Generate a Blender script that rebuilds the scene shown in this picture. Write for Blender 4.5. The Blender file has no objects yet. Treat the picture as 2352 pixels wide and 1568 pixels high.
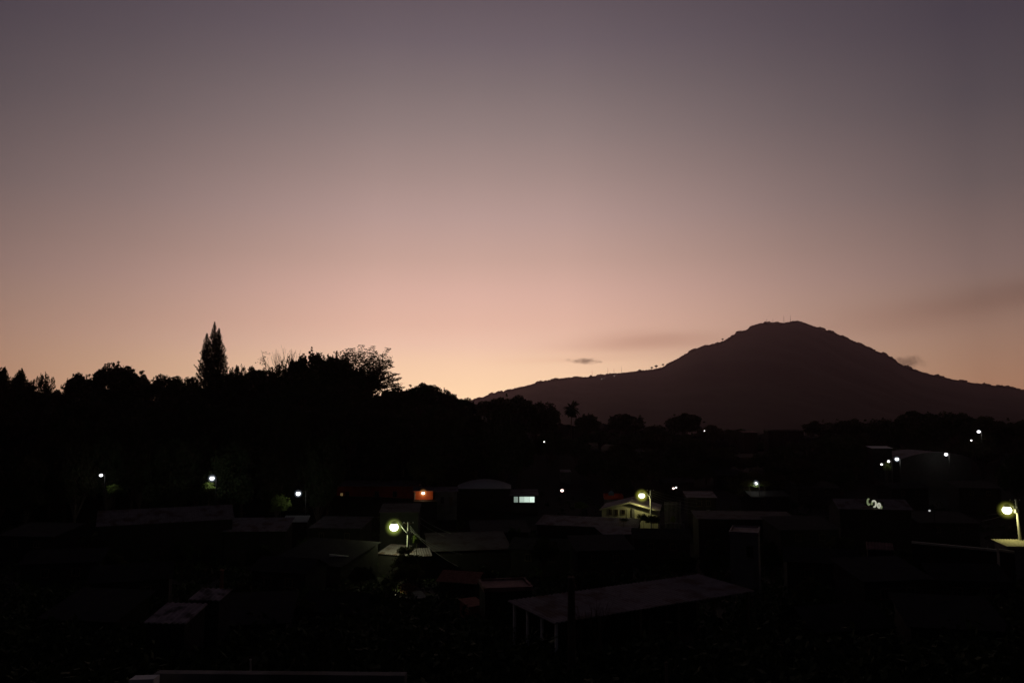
import bpy, math, random
import numpy as np
from mathutils import Vector, Matrix, noise

R = math.radians
S = bpy.context.scene
COL = S.collection

# ------------------------------------------------------------------ camera
CAMZ = 30.0
PITCH = R(5.5)
cam = bpy.data.cameras.new('camera')
cam.sensor_width = 36.0
cam.lens = 27.0
cam.clip_start = 0.1
cam.clip_end = 40000.0
cam_o = bpy.data.objects.new('camera', cam)
COL.objects.link(cam_o)
cam_o.location = (0, 0, CAMZ)
cam_o.rotation_euler = (R(90) + PITCH, 0, 0)
S.camera = cam_o

S.view_settings.view_transform = 'Standard'
S.view_settings.look = 'None'
S.view_settings.exposure = 0.0
S.view_settings.gamma = 1.0
S.view_settings.use_curve_mapping = False
S.render.engine = 'CYCLES'
S.cycles.max_bounces = 5
S.cycles.volume_bounces = 0
S.cycles.volume_step_rate = 2.0
S.cycles.transparent_max_bounces = 16
S.cycles.use_denoising = True
S.cycles.sample_clamp_indirect = 4.0
S.cycles.sample_clamp_direct = 2.6


def lin(c):
    return tuple(((v / 255.0) / 12.92 if v <= 10 else ((v / 255.0 + 0.055) / 1.055) ** 2.4) for v in c)


# ------------------------------------------------------------------ dusk sky
W = bpy.data.worlds.new('World')
S.world = W
W.use_nodes = True
W.cycles.sampling_method = 'NONE'
nt = W.node_tree
nt.nodes.clear()


def N(tree, kind, **kw):
    n = tree.nodes.new(kind)
    for k, v in kw.items():
        setattr(n, k, v)
    return n


def M(tree, op, a, b=None, c=None, clamp=False):
    n = tree.nodes.new('ShaderNodeMath')
    n.operation = op
    n.use_clamp = clamp
    for i, v in enumerate((a, b, c)):
        if v is None:
            continue
        if isinstance(v, (int, float)):
            n.inputs[i].default_value = v
        else:
            tree.links.new(v, n.inputs[i])
    return n.outputs[0]


def ramp(tree, fac, stops, interp='LINEAR'):
    n = tree.nodes.new('ShaderNodeValToRGB')
    cr = n.color_ramp
    cr.interpolation = interp
    while len(cr.elements) > 1:
        cr.elements.remove(cr.elements[0])
    cr.elements[0].position = stops[0][0]
    cr.elements[0].color = tuple(stops[0][1]) + (1,)
    for p, c in stops[1:]:
        e = cr.elements.new(p)
        e.color = tuple(c) + (1,)
    tree.links.new(fac, n.inputs[0])
    return n.outputs[0]


def mixc(tree, f, a, b, mode='MIX'):
    n = tree.nodes.new('ShaderNodeMix')
    n.data_type = 'RGBA'
    n.blend_type = mode
    for sock, v in ((n.inputs[0], f), (n.inputs[6], a), (n.inputs[7], b)):
        if isinstance(v, (int, float)):
            sock.default_value = v
        elif isinstance(v, tuple):
            sock.default_value = v if len(v) == 4 else v + (1,)
        else:
            tree.links.new(v, sock)
    return n.outputs[2]


GLOW_AZ = R(-3.0)          # where the sun went down, right of straight ahead is positive
tc = N(nt, 'ShaderNodeTexCoord')
sep = N(nt, 'ShaderNodeSeparateXYZ')
nrm = N(nt, 'ShaderNodeVectorMath', operation='NORMALIZE')
nt.links.new(tc.outputs['Generated'], nrm.inputs[0])
nt.links.new(nrm.outputs[0], sep.inputs[0])
X, Y_, Z = sep.outputs
elev = M(nt, 'ARCSINE', Z)
az = M(nt, 'SUBTRACT', M(nt, 'ARCTAN2', X, Y_), GLOW_AZ)
u = M(nt, 'ABSOLUTE', az)
ef = M(nt, 'DIVIDE', elev, math.pi / 2, clamp=True)
uf = M(nt, 'DIVIDE', u, math.pi, clamp=True)


def sky_ramp(tab):
    return ramp(nt, ef, [(e / 90.0, lin(c)) for e, c in tab])


centre = sky_ramp([(0, (286, 244, 193)), (1.75, (282, 238, 193)), (4, (270, 225, 190)), (5.2, (260, 214, 189)), (6.8, (249, 201, 180)),
                   (9, (234, 189, 173)), (11.5, (211, 173, 160)), (14.6, (191, 160, 153)), (17.7, (169, 144, 139)),
                   (20.8, (148, 129, 127)), (23.8, (129, 114, 115)), (26.7, (112, 99, 105)), (29.6, (99, 87, 94)),
                   (40, (54, 49, 58)), (60, (28, 26, 34)), (90, (20, 19, 26))])
side = sky_ramp([(0, (183, 133, 103)), (2.4, (178, 134, 108)), (5.5, (163, 129, 112)), (7.5, (149, 121, 109)), (9.5, (136, 112, 106)),
                 (14.8, (106, 92, 92)), (20, (84, 75, 80)), (24.8, (71, 63, 72)), (40, (42, 38, 47)), (60, (26, 24, 31)), (90, (20, 19, 26))])
back = sky_ramp([(0, (20, 17, 21)), (20, (20, 18, 23)), (90, (20, 19, 26))])
w1 = ramp(nt, uf, [(0, (0, 0, 0)), (7 / 180, (.06, .06, .06)), (15 / 180, (.34, .34, .34)), (24 / 180, (.68, .68, .68)), (34.5 / 180, (1, 1, 1))])
w2 = ramp(nt, uf, [(36 / 180, (0, 0, 0)), (55 / 180, (.6, .6, .6)), (85 / 180, (1, 1, 1))])
c = mixc(nt, w1, centre, side)
c = mixc(nt, w2, c, back)
# thin smoky streaks low over the mountain
cmb = N(nt, 'ShaderNodeCombineXYZ')
nt.links.new(M(nt, 'MULTIPLY', az, 3.2), cmb.inputs[0])
nt.links.new(M(nt, 'MULTIPLY', elev, 30.0), cmb.inputs[1])
ns = N(nt, 'ShaderNodeTexNoise')
ns.inputs['Scale'].default_value = 1.0
ns.inputs['Detail'].default_value = 4.0
ns.inputs['Roughness'].default_value = 0.5
nt.links.new(cmb.outputs[0], ns.inputs['Vector'])


def patch(az0, el0, raz, rel, tilt=0.0):
    da = M(nt, 'SUBTRACT', az, R(az0) - GLOW_AZ)
    de = M(nt, 'SUBTRACT', M(nt, 'SUBTRACT', elev, R(el0)), M(nt, 'MULTIPLY', da, tilt))
    de = M(nt, 'ADD', de, M(nt, 'MULTIPLY', M(nt, 'SUBTRACT', ns.outputs[0], .5), R(rel) * 1.6))
    q = M(nt, 'ADD', M(nt, 'POWER', M(nt, 'ABSOLUTE', M(nt, 'DIVIDE', da, R(raz))), 2.0), M(nt, 'POWER', M(nt, 'ABSOLUTE', M(nt, 'DIVIDE', de, R(rel))), 2.0))
    return M(nt, 'EXPONENT', M(nt, 'MULTIPLY', q, -1.0))


sf = M(nt, 'ADD', M(nt, 'MULTIPLY', patch(10.0, 5.3, 6.0, .75, .03), .85), M(nt, 'MULTIPLY', patch(33.5, 7.4, 9.0, 1.2, .10), .7), clamp=True)
sf = M(nt, 'ADD', sf, M(nt, 'MULTIPLY', patch(4.5, 4.1, 5.0, .25, .02), .22), clamp=True)
c = mixc(nt, sf, c, (0.74, 0.66, 0.64), 'MULTIPLY')
# one evening star
star_dir = None
bg = N(nt, 'ShaderNodeBackground')
nt.links.new(c, bg.inputs['Color'])
bg.inputs['Strength'].default_value = 1.0
skyt = N(nt, 'ShaderNodeTexSky', sky_type='NISHITA', sun_disc=False)
skyt.sun_elevation = R(-4.0)
skyt.sun_rotation = GLOW_AZ
bg2 = N(nt, 'ShaderNodeBackground')
bg2.inputs['Strength'].default_value = 0.05
nt.links.new(skyt.outputs[0], bg2.inputs['Color'])
add = N(nt, 'ShaderNodeAddShader')
nt.links.new(bg.outputs[0], add.inputs[0])
nt.links.new(bg2.outputs[0], add.inputs[1])
wo = N(nt, 'ShaderNodeOutputWorld')
nt.links.new(add.outputs[0], wo.inputs['Surface'])

# ------------------------------------------------------------------ helpers
CP, SP = math.cos(PITCH), math.sin(PITCH)
F = 1764.0


def at(px, py, y):
    """the world point at depth y seen at (px, py) of a 2352 x 1568 print"""
    rx, ry = (px - 1176) / F, (784 - py) / F
    dy, dz = CP - ry * SP, SP + ry * CP
    t = y / dy
    return Vector((rx * t, y, CAMZ + dz * t))


def proj(p):
    x, y, z = p[0], p[1], p[2] - CAMZ
    f = y * CP + z * SP
    return 1176 + F * x / f, 784 - F * (z * CP - y * SP) / f


BASE = [(-400, 26), (0, 19), (30, 17), (55, 14.2), (80, 10.8), (110, 6.8), (145, 3.8), (175, 4.0), (210, 5.5), (260, 8), (350, 12),
        (430, 10), (600, 4), (900, -4), (1500, -14), (2500, -22), (9000, -22)]
BX = [b[0] for b in BASE]
BZ = [b[1] for b in BASE]


def sst(a, b, v):
    t = min(1, max(0, (v - a) / (b - a)))
    return t * t * (3 - 2 * t)


def G(x, y):
    z = float(np.interp(y, BX, BZ))
    z += 19 * sst(165, 255, y) * sst(45, -55, x) * (1 - 0.8 * sst(420, 800, y))
    z += 6 * sst(250, 320, y) * sst(110, 20, x) * (1 - sst(420, 800, y))
    if y < 3000:
        z += 0.5 * noise.noise(Vector((x * .03, y * .03, 0.3)))
    return z


class MB:
    def __init__(s):
        s.v, s.f = [], []

    def add(s, vs, fs):
        o = len(s.v)
        s.v += [tuple(p) for p in vs]
        s.f += [tuple(i + o for i in f) for f in fs]

    def box(s, c, size, rz=0.0, tilt=None):
        hx, hy, hz = size[0] / 2, size[1] / 2, size[2] / 2
        m = Matrix.Rotation(rz, 3, 'Z')
        if tilt is not None:
            m = m @ tilt
        c = Vector(c)
        vs = [c + m @ Vector((a * hx, b * hy, d * hz)) for d in (-1, 1) for a, b in ((-1, -1), (1, -1), (1, 1), (-1, 1))]
        s.add(vs, [(3, 2, 1, 0), (4, 5, 6, 7), (0, 1, 5, 4), (1, 2, 6, 5), (2, 3, 7, 6), (3, 0, 4, 7)])

    def tube(s, pts, radii, n=6, cap=True):
        pts = [Vector(p) for p in pts]
        if isinstance(radii, (int, float)):
            radii = [radii] * len(pts)
        vs = []
        for i, p in enumerate(pts):
            d = (pts[min(i + 1, len(pts) - 1)] - pts[max(i - 1, 0)])
            if d.length < 1e-9:
                d = Vector((0, 0, 1))
            d.normalize()
            a = d.orthogonal().normalized()
            if abs(d.z) < .9:
                a = d.cross(Vector((0, 0, 1))).normalized()
            else:
                a = (Vector((1, 0, 0)) - d * d.x).normalized()
            b = d.cross(a)
            for k in range(n):
                t = 2 * math.pi * k / n
                vs.append(p + (a * math.cos(t) + b * math.sin(t)) * radii[i])
        fs = []
        for i in range(len(pts) - 1):
            for k in range(n):
                k2 = (k + 1) % n
                fs.append((i * n + k, i * n + k2, (i + 1) * n + k2, (i + 1) * n + k))
        if cap:
            fs.append(tuple(range(n - 1, -1, -1)))
            fs.append(tuple((len(pts) - 1) * n + k for k in range(n)))
        s.add(vs, fs)

    def ball(s, c, r, seg=14, rings=9, sq=(1, 1, 1)):
        c = Vector(c)
        vs, fs = [c + Vector((0, 0, -r * sq[2]))], []
        for i in range(1, rings):
            t = -math.pi / 2 + math.pi * i / rings
            for k in range(seg):
                a = 2 * math.pi * k / seg
                vs.append(c + Vector((r * sq[0] * math.cos(t) * math.cos(a), r * sq[1] * math.cos(t) * math.sin(a), r * sq[2] * math.sin(t))))
        vs.append(c + Vector((0, 0, r * sq[2])))
        for k in range(seg):
            k2 = (k + 1) % seg
            fs.append((0, 1 + k2, 1 + k))
            for i in range(rings - 2):
                a = 1 + i * seg
                fs.append((a + k, a + k2, a + seg + k2, a + seg + k))
            fs.append((1 + (rings - 2) * seg + k, 1 + (rings - 2) * seg + k2, len(vs) - 1))
        s.add(vs, fs)

    def mesh(s, name, mat, smooth=False):
        me = bpy.data.meshes.new(name)
        me.from_pydata([tuple(p) for p in s.v], [], s.f)
        if mat:
            me.materials.append(mat)
        if smooth:
            me.polygons.foreach_set('use_smooth', [True] * len(me.polygons))
        me.update()
        return me

    def build(s, name, mat, parent=None, smooth=False):
        return put(name, s.mesh(name, mat, smooth), parent)


def put(name, me, parent=None):
    o = bpy.data.objects.new(name, me)
    COL.objects.link(o)
    if parent:
        o.parent = parent
    return o


def tag(o, label, cat, group=None, kind=None):
    if label:
        o['label'] = label
    if cat:
        o['category'] = cat
    if group:
        o['group'] = group
    if kind:
        o['kind'] = kind
    return o


def thing(name, label, cat, loc, rz=0.0, group=None):
    o = bpy.data.objects.new(name, None)
    o.empty_display_size = 0.5
    COL.objects.link(o)
    o.location = loc
    o.rotation_euler = (0, 0, rz)
    return tag(o, label, cat, group)


# ------------------------------------------------------------------ materials
def mat(name, col, rough=.85, var=.25, scale=2.0, bump=0.0, metal=0.0, spots=None, coords='Object', spec=.06):
    m = bpy.data.materials.new(name)
    m.use_nodes = True
    t = m.node_tree
    b = t.nodes['Principled BSDF']
    b.inputs['Roughness'].default_value = rough
    b.inputs['Metallic'].default_value = metal
    if 'Specular IOR Level' in b.inputs:
        b.inputs['Specular IOR Level'].default_value = spec
    tcn = N(t, 'ShaderNodeTexCoord')
    n1 = N(t, 'ShaderNodeTexNoise')
    n1.inputs['Scale'].default_value = scale
    n1.inputs['Detail'].default_value = 6
    n1.inputs['Roughness'].default_value = .65
    t.links.new(tcn.outputs[coords], n1.inputs['Vector'])
    lo = tuple(v * (1 - var) for v in col)
    hi = tuple(min(1, v * (1 + var)) for v in col)
    cc = ramp(t, n1.outputs[0], [(.3, lo), (.7, hi)])
    if spots:
        n2 = N(t, 'ShaderNodeTexNoise')
        n2.inputs['Scale'].default_value = scale * .35
        n2.inputs['Detail'].default_value = 8
        t.links.new(tcn.outputs[coords], n2.inputs['Vector'])
        f = ramp(t, n2.outputs[0], [(.5, (0, 0, 0)), (.62, (1, 1, 1))])
        cc = mixc(t, f, cc, spots)
    t.links.new(cc, b.inputs['Base Color'])
    if bump:
        bn = N(t, 'ShaderNodeBump')
        bn.inputs['Strength'].default_value = bump
        t.links.new(n1.outputs[0], bn.inputs['Height'])
        t.links.new(bn.outputs[0], b.inputs['Normal'])
    return m


def emit(name, col, strength):
    m = bpy.data.materials.new(name)
    m.use_nodes = True
    t = m.node_tree
    t.nodes.clear()
    e = N(t, 'ShaderNodeEmission')
    e.inputs[0].default_value = tuple(col) + (1,)
    e.inputs[1].default_value = strength
    o = N(t, 'ShaderNodeOutputMaterial')
    t.links.new(e.outputs[0], o.inputs['Surface'])
    m.cycles.emission_sampling = 'NONE'
    return m


def bloom_volume(name, col, strength):
    """bloom added round a lamp: a volume glow fading from its centre"""
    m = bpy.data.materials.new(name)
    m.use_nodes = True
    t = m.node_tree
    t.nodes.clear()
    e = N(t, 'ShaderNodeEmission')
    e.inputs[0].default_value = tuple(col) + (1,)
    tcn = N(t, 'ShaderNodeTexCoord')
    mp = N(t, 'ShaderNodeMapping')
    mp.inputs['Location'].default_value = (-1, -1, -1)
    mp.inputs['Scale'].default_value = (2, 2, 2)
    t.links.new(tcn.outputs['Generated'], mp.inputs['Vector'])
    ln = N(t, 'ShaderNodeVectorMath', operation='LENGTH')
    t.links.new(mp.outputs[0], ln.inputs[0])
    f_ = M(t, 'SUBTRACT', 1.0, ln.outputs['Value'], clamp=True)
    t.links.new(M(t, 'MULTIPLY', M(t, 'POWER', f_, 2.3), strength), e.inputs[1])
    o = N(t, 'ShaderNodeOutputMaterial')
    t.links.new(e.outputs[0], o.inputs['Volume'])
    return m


MT = dict(
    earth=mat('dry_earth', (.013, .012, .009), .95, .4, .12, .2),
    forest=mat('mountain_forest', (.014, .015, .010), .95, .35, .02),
    leaf=mat('dark_leaves', (.045, .06, .025), .8, .35, .5),
    leaf2=mat('olive_leaves', (.055, .055, .025), .8, .35, .5),
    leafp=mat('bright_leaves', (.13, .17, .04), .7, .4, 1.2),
    leafr=mat('reddish_leaves', (.15, .09, .04), .7, .4, 1.2),
    needle=mat('pine_needles', (.035, .045, .025), .85, .3, .8),
    bark=mat('bark', (.09, .07, .05), .95, .35, 2, .3),
    tin=mat('weathered_zinc', (.20, .165, .18), .75, .25, 1.5, .05, .0, (.12, .08, .07)),
    tindark=mat('dark_sheet', (.085, .075, .075), .8, .25, 1.5, .05, .0, (.06, .045, .04)),
    tindarker=mat('sooty_sheet', (.045, .042, .04), .85, .3, 1.5, .05),
    tinpale=mat('faded_sheet', (.34, .27, .28), .75, .3, 2.5, .05, .0, (.09, .07, .07)),
    tinlight=mat('pale_zinc', (.5, .5, .48), .5, .18, 2.0, .05),
    tinred=mat('rusty_red_zinc', (.22, .115, .11), .8, .3, 1.2, .05, 0, (.11, .06, .05)),
    tile=mat('clay_tiles', (.30, .13, .09), .9, .35, 3, .2),
    plaster=mat('grey_plaster', (.20, .19, .18), .9, .2, .8, .1, 0, (.12, .11, .10)),
    cream=mat('cream_plaster', (.44, .41, .30), .9, .12, .8, .1),
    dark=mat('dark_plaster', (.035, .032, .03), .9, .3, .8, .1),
    orange=mat('orange_paint', (.42, .11, .045), .85, .2, .8, .1),
    maroon=mat('red_paint', (.50, .075, .045), .85, .2, .8, .1),
    white=mat('white_paint', (.7, .7, .68), .7, .1, 1.0),
    concrete=mat('concrete', (.40, .39, .35), .9, .15, 2.5, .15),
    creamtile=mat('pale_roof_tiles', (.42, .38, .26), .9, .25, 3, .2),
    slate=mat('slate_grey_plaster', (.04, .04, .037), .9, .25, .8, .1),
    brick=mat('brick', (.28, .11, .07), .9, .3, 4, .2),
    glass=mat('dark_glass', (.02, .022, .025), .15, .1, 1, spec=.5),
    wood=mat('old_wood', (.16, .12, .08), .9, .3, 3, .2),
    metal=mat('galvanised_steel', (.35, .35, .34), .5, .15, 3, 0, .3, spec=.4),
    black=mat('black_cable', (.05, .05, .05), .6, .1, 3),
    blue=mat('blue_plastic', (.10, .17, .24), .6, .15, 2),
    path=mat('pale_concrete_path', (.14, .15, .14), .9, .3, 1.0, .1),
)

for k_ in ('leafp', 'leafr', 'leaf2'):
    t = MT[k_].node_tree
    pb_ = t.nodes['Principled BSDF']
    src = pb_.inputs['Base Color'].links[0].from_socket
    tl = N(t, 'ShaderNodeBsdfTranslucent')
    t.links.new(src, tl.inputs['Color'])
    ms = N(t, 'ShaderNodeMixShader')
    ms.inputs[0].default_value = .45
    t.links.new(pb_.outputs[0], ms.inputs[1])
    t.links.new(tl.outputs[0], ms.inputs[2])
    out = [n_ for n_ in t.nodes if n_.type == 'OUTPUT_MATERIAL'][0]
    t.links.new(ms.outputs[0], out.inputs['Surface'])

# ------------------------------------------------------------------ terrain
xs = sorted(set([round(v, 1) for v in list(np.arange(-260, 261, 8)) + list(np.arange(-1000, -260, 60)) + list(np.arange(300, 1001, 60)) +
                 [-8800, -6000, -4000, -2500, -1600, 1600, 2500, 4000, 6000, 8800]]))
ys = sorted(set([round(v, 1) for v in list(np.arange(-60, 440, 7)) + [-300, -150] + list(np.arange(440, 1000, 60)) + [1400, 2000, 3000, 4500, 5850]]))
b = MB()
b.v = [(x, y, G(x, y)) for y in ys for x in xs]
nx = len(xs)
b.f = [(j * nx + i, j * nx + i + 1, (j + 1) * nx + i + 1, (j + 1) * nx + i) for j in range(len(ys) - 1) for i in range(nx - 1)]
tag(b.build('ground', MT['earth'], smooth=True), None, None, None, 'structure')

RIDGE = [(300, 985), (700, 962), (900, 946), (1000, 933), (1088, 918), (1100, 914), (1130, 904), (1176, 895), (1195, 889), (1216, 883), (1246, 876), (1276, 870),
         (1311, 867), (1346, 866), (1376, 862), (1396, 858), (1436, 855), (1476, 851), (1501, 848), (1521, 843), (1546, 830), (1576, 812),
         (1601, 799), (1620, 792), (1646, 789), (1676, 776), (1696, 762), (1716, 756), (1726, 748), (1746, 742), (1764, 740), (1801, 741), (1816, 738), (1831, 737),
         (1851, 742), (1879, 752), (1914, 763), (1951, 780), (2004, 800), (2016, 808), (2034, 813), (2064, 834), (2094, 846), (2114, 853),
         (2164, 866), (2239, 880), (2289, 885), (2352, 895), (2600, 925), (2900, 945), (3300, 965)]
YR = 5000.0
RXY = [at(px, py, YR) for px, py in RIDGE]
RX_ = [p.x for p in RXY]
RZ_ = [p.z for p in RXY]


def mount(x, y):
    """height of the mountain, ridge along y = YR"""
    h = float(np.interp(x * YR / max(y, 900), RX_, RZ_)) - 8
    base = -24.0
    if y <= YR:
        t = max(0, (y - 1400) / (YR - 1400))
        s = t ** 1.35
    else:
        t = max(0, 1 - (y - YR) / 750)
        s = t
    g = noise.noise(Vector((x * .0022, y * .0009, 1.7))) * .5 + noise.noise(Vector((x * .006, y * .002, 5.1))) * .25
    s = s * (1 + .45 * g * (1 - t))
    return base + max(h - base, 0) * s + 5 * noise.noise(Vector((x * .012, y * .012, 3))) + 2.5 * noise.noise(Vector((x * .031, y * .02, 8)))


mxs = np.linspace(-3400, 6600, 640)
mys = np.concatenate([np.linspace(1400, 4700, 44), np.linspace(4740, 5060, 12), np.linspace(5120, 5750, 10)])
b = MB()
b.v = [(float(x), float(y), mount(x, y) if 1400 < y < 5740 else -24.0) for y in mys for x in mxs]
nx = len(mxs)
b.f = [(j * nx + i, j * nx + i + 1, (j + 1) * nx + i + 1, (j + 1) * nx + i) for j in range(len(mys) - 1) for i in range(nx - 1)]
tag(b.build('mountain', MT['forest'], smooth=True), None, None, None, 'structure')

# the forest on it: tree crowns along the ridge and over the near face, uncountable
rng = np.random.default_rng(7)
ico_v = []
for i in range(12):
    pass
_ph = (1 + 5 ** .5) / 2
ICO = np.array([(-1, _ph, 0), (1, _ph, 0), (-1, -_ph, 0), (1, -_ph, 0), (0, -1, _ph), (0, 1, _ph), (0, -1, -_ph), (0, 1, -_ph), (_ph, 0, -1), (_ph, 0, 1), (-_ph, 0, -1), (-_ph, 0, 1)])
ICO /= np.linalg.norm(ICO[0])
ICOF = np.array([(0, 11, 5), (0, 5, 1), (0, 1, 7), (0, 7, 10), (0, 10, 11), (1, 5, 9), (5, 11, 4), (11, 10, 2), (10, 7, 6), (7, 1, 8),
                 (3, 9, 4), (3, 4, 2), (3, 2, 6), (3, 6, 8), (3, 8, 9), (4, 9, 5), (2, 4, 11), (6, 2, 10), (8, 6, 7), (9, 8, 1)])
V, Fc = [], []
n_ridge, n_face = 7500, 0
for k in range(n_ridge + n_face):
    if k < n_ridge:
        x = rng.uniform(-600, 4300)
        y = YR + rng.normal(-12, 16)
        r = rng.uniform(4.5, 8) * (1.45 if noise.noise(Vector((x * .02, 0, 2))) > .1 else .9)
    else:
        x = rng.uniform(-900, 4600)
        y = rng.uniform(4000, 4950)
        r = rng.uniform(4, 8)
    z = mount(x, y)
    o = ICO * (1 + rng.uniform(-.3, .3, (12, 1))) * r * np.array([1, 1, rng.uniform(.7, 1.15)])
    V.append(o + np.array([x, y, z + r * .55]))
    Fc.append(ICOF + 12 * k)
V = np.concatenate(V)
Fc = np.concatenate(Fc)
b = MB()
b.v = V.tolist()
b.f = Fc.tolist()
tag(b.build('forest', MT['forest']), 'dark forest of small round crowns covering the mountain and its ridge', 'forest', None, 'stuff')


# ------------------------------------------------------------------ trees
def leaf_quads(pts, size, rg, flat=0.0):
    n = len(pts)
    a = rg.normal(size=(n, 3))
    if flat:
        a[:, 2] *= (1 - flat)
    a /= np.linalg.norm(a, axis=1)[:, None]
    bb = rg.normal(size=(n, 3))
    if flat:
        bb[:, 2] *= (1 - flat)
    bb -= a * (a * bb).sum(1)[:, None]
    bb /= np.linalg.norm(bb, axis=1)[:, None] + 1e-9
    s = size * rg.uniform(.55, 1.3, (n, 1))
    L, Wd = a * s, bb * s * rg.uniform(.35, .8, (n, 1))
    v = np.stack([pts - L, pts + Wd * .8, pts + L, pts - Wd], 1).reshape(-1, 3)
    f = np.arange(4 * n).reshape(-1, 4)
    return v, f


def np_mesh(name, v, f, m):
    me = bpy.data.meshes.new(name)
    me.from_pydata(v.tolist(), [], f.tolist())
    me.materials.append(m)
    return me


def broadleaf(seed, H=15.0, Rr=6.5, trunk=.32, lobes=34, per=150, leaf=.42, ragged=.25, m='leaf', taper=.10, sprigs=10):
    """trunk and crown meshes of one broad-leaved tree, base at the origin"""
    rg = np.random.default_rng(seed)
    h0 = H * trunk
    lobes, per, leaf = int(lobes * 1.5), int(per * 1.15), leaf * .78
    cz, rz = (H + h0) / 2, (H - h0) / 2
    cen = []
    while len(cen) < lobes:
        d = rg.normal(size=3)
        d /= np.linalg.norm(d)
        if d[2] < -.65:
            continue
        k = rg.uniform(.45, 1.0) ** .6
        q = np.array([d[0] * Rr * .78, d[1] * Rr * .78, d[2] * rz * .80]) * k
        q *= 1 + ragged * rg.uniform(-.6, .45)
        cen.append(q + np.array([0, 0, cz]))
    cen = np.array(cen)
    pts = []
    for q in cen:
        rl = rg.uniform(.17, .29) * Rr
        d = rg.normal(size=(per, 3))
        d /= np.linalg.norm(d, axis=1)[:, None]
        rad = rl * rg.uniform(.25, 1.0, (per, 1)) ** .5
        e = d * rad
        e[:, 2] *= .75
        pts.append(q + e)
    # dense heart so that no sky shows through the middle
    nh = per * 11
    d = rg.normal(size=(nh, 3))
    d /= np.linalg.norm(d, axis=1)[:, None]
    pts.append(d * rg.uniform(0, .60, (nh, 1)) ** .4 * np.array([Rr * .8, Rr * .8, rz * .8]) + np.array([0, 0, cz]))
    for q in range(sprigs):
        d = rg.normal(size=3)
        d /= np.linalg.norm(d)
        d[2] = abs(d[2]) * .9 + .05
        s0 = np.array([0, 0, cz]) + d * np.array([Rr, Rr, rz]) * rg.uniform(.82, 1.0)
        n = rg.integers(7, 16)
        st = np.linspace(0, 1, n)[:, None]
        pts.append(s0 + (d + np.array([0, 0, .25])) * st * rg.uniform(.3, .8) + rg.normal(size=(n, 3)) * .16)
    pts = np.concatenate(pts)
    fz = np.clip((pts[:, 2] - h0) / (pts[:, 2].max() - h0), 0, 1)
    pts[:, :2] *= (1.08 - taper * 1.6 * fz ** 1.6)[:, None]
    v, f = leaf_quads(pts, leaf, rg)
    k = H / max(1e-6, np.percentile(v[:, 2], 99.9))
    v[:, 2] *= k
    crown = np_mesh('crown', v, f, MT[m])
    t = MB()
    rt = .028 * H
    t.tube([(0, 0, -1.2), (.05 * rt, 0, h0 * .5), (0, .1 * rt, h0), (.1, 0, cz)], [rt * 1.3, rt, rt * .85, rt * .4], 8)
    for q in cen[:10]:
        mid = np.array([q[0] * .45, q[1] * .45, h0 + (q[2] - h0) * .5])
        t.tube([(0, 0, h0 * .9), mid, q * np.array([1, 1, k])], [rt * .45, rt * .25, rt * .08], 5)
    return t.mesh('trunk', MT['bark']), crown


NH, NR = 15.0, 6.5
PROTO = [broadleaf(11, m='leaf'), broadleaf(12, lobes=26, ragged=.45, m='leaf2'), broadleaf(13, trunk=.4, lobes=30, ragged=.35),
         broadleaf(14, trunk=.25, lobes=44, per=120, ragged=.18), broadleaf(15, trunk=.45, lobes=22, ragged=.55, m='leaf2'),
         broadleaf(16, lobes=38, ragged=.3, leaf=.5)]
LOW = [broadleaf(41, trunk=.10, lobes=36, per=110, ragged=.3), broadleaf(42, trunk=.14, lobes=30, ragged=.4, m='leaf2'), broadleaf(43, trunk=.08, lobes=40, per=110, ragged=.2)]
LOOSE = broadleaf(21, sprigs=40, trunk=.42, lobes=17, per=120, ragged=.75, leaf=.38)
LOOSE2 = broadleaf(22, sprigs=60, trunk=.38, lobes=20, per=110, ragged=.7, leaf=.4, m='leaf2')
DOME = broadleaf(31, sprigs=24, trunk=.25, lobes=48, per=120, ragged=.16, leaf=.36, taper=.38)
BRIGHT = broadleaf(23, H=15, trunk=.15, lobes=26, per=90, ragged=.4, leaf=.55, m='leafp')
REDDISH = broadleaf(26, trunk=.12, lobes=20, per=70, ragged=.5, leaf=.6, m='leafr')
SMALL = broadleaf(25, trunk=.3, lobes=16, per=60, ragged=.45, leaf=.75, m='leaf')

rnd = random.Random(5)


def spawn(proto, x, y, height, width, label, cat='tree', group=None, name='broadleaf_tree', rz=None, z=None):
    g = G(x, y) if z is None else z
    o = thing(name, label, cat, (x, y, g), rnd.uniform(0, 6.28) if rz is None else rz, group)
    o.scale = (width / (2 * NR), width / (2 * NR), height / NH)
    put('trunk', proto[0], o)
    put('crown', proto[1], o)
    return o


def tree_px(proto, px, pytop, wpx, y, label, group=None, **kw):
    p = at(px, pytop, y)
    g = G(p.x, y)
    return spawn(proto, p.x, y, max(2.0, p.z - g), wpx / F * y * 1.06, label, 'tree', group, **kw)


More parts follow.
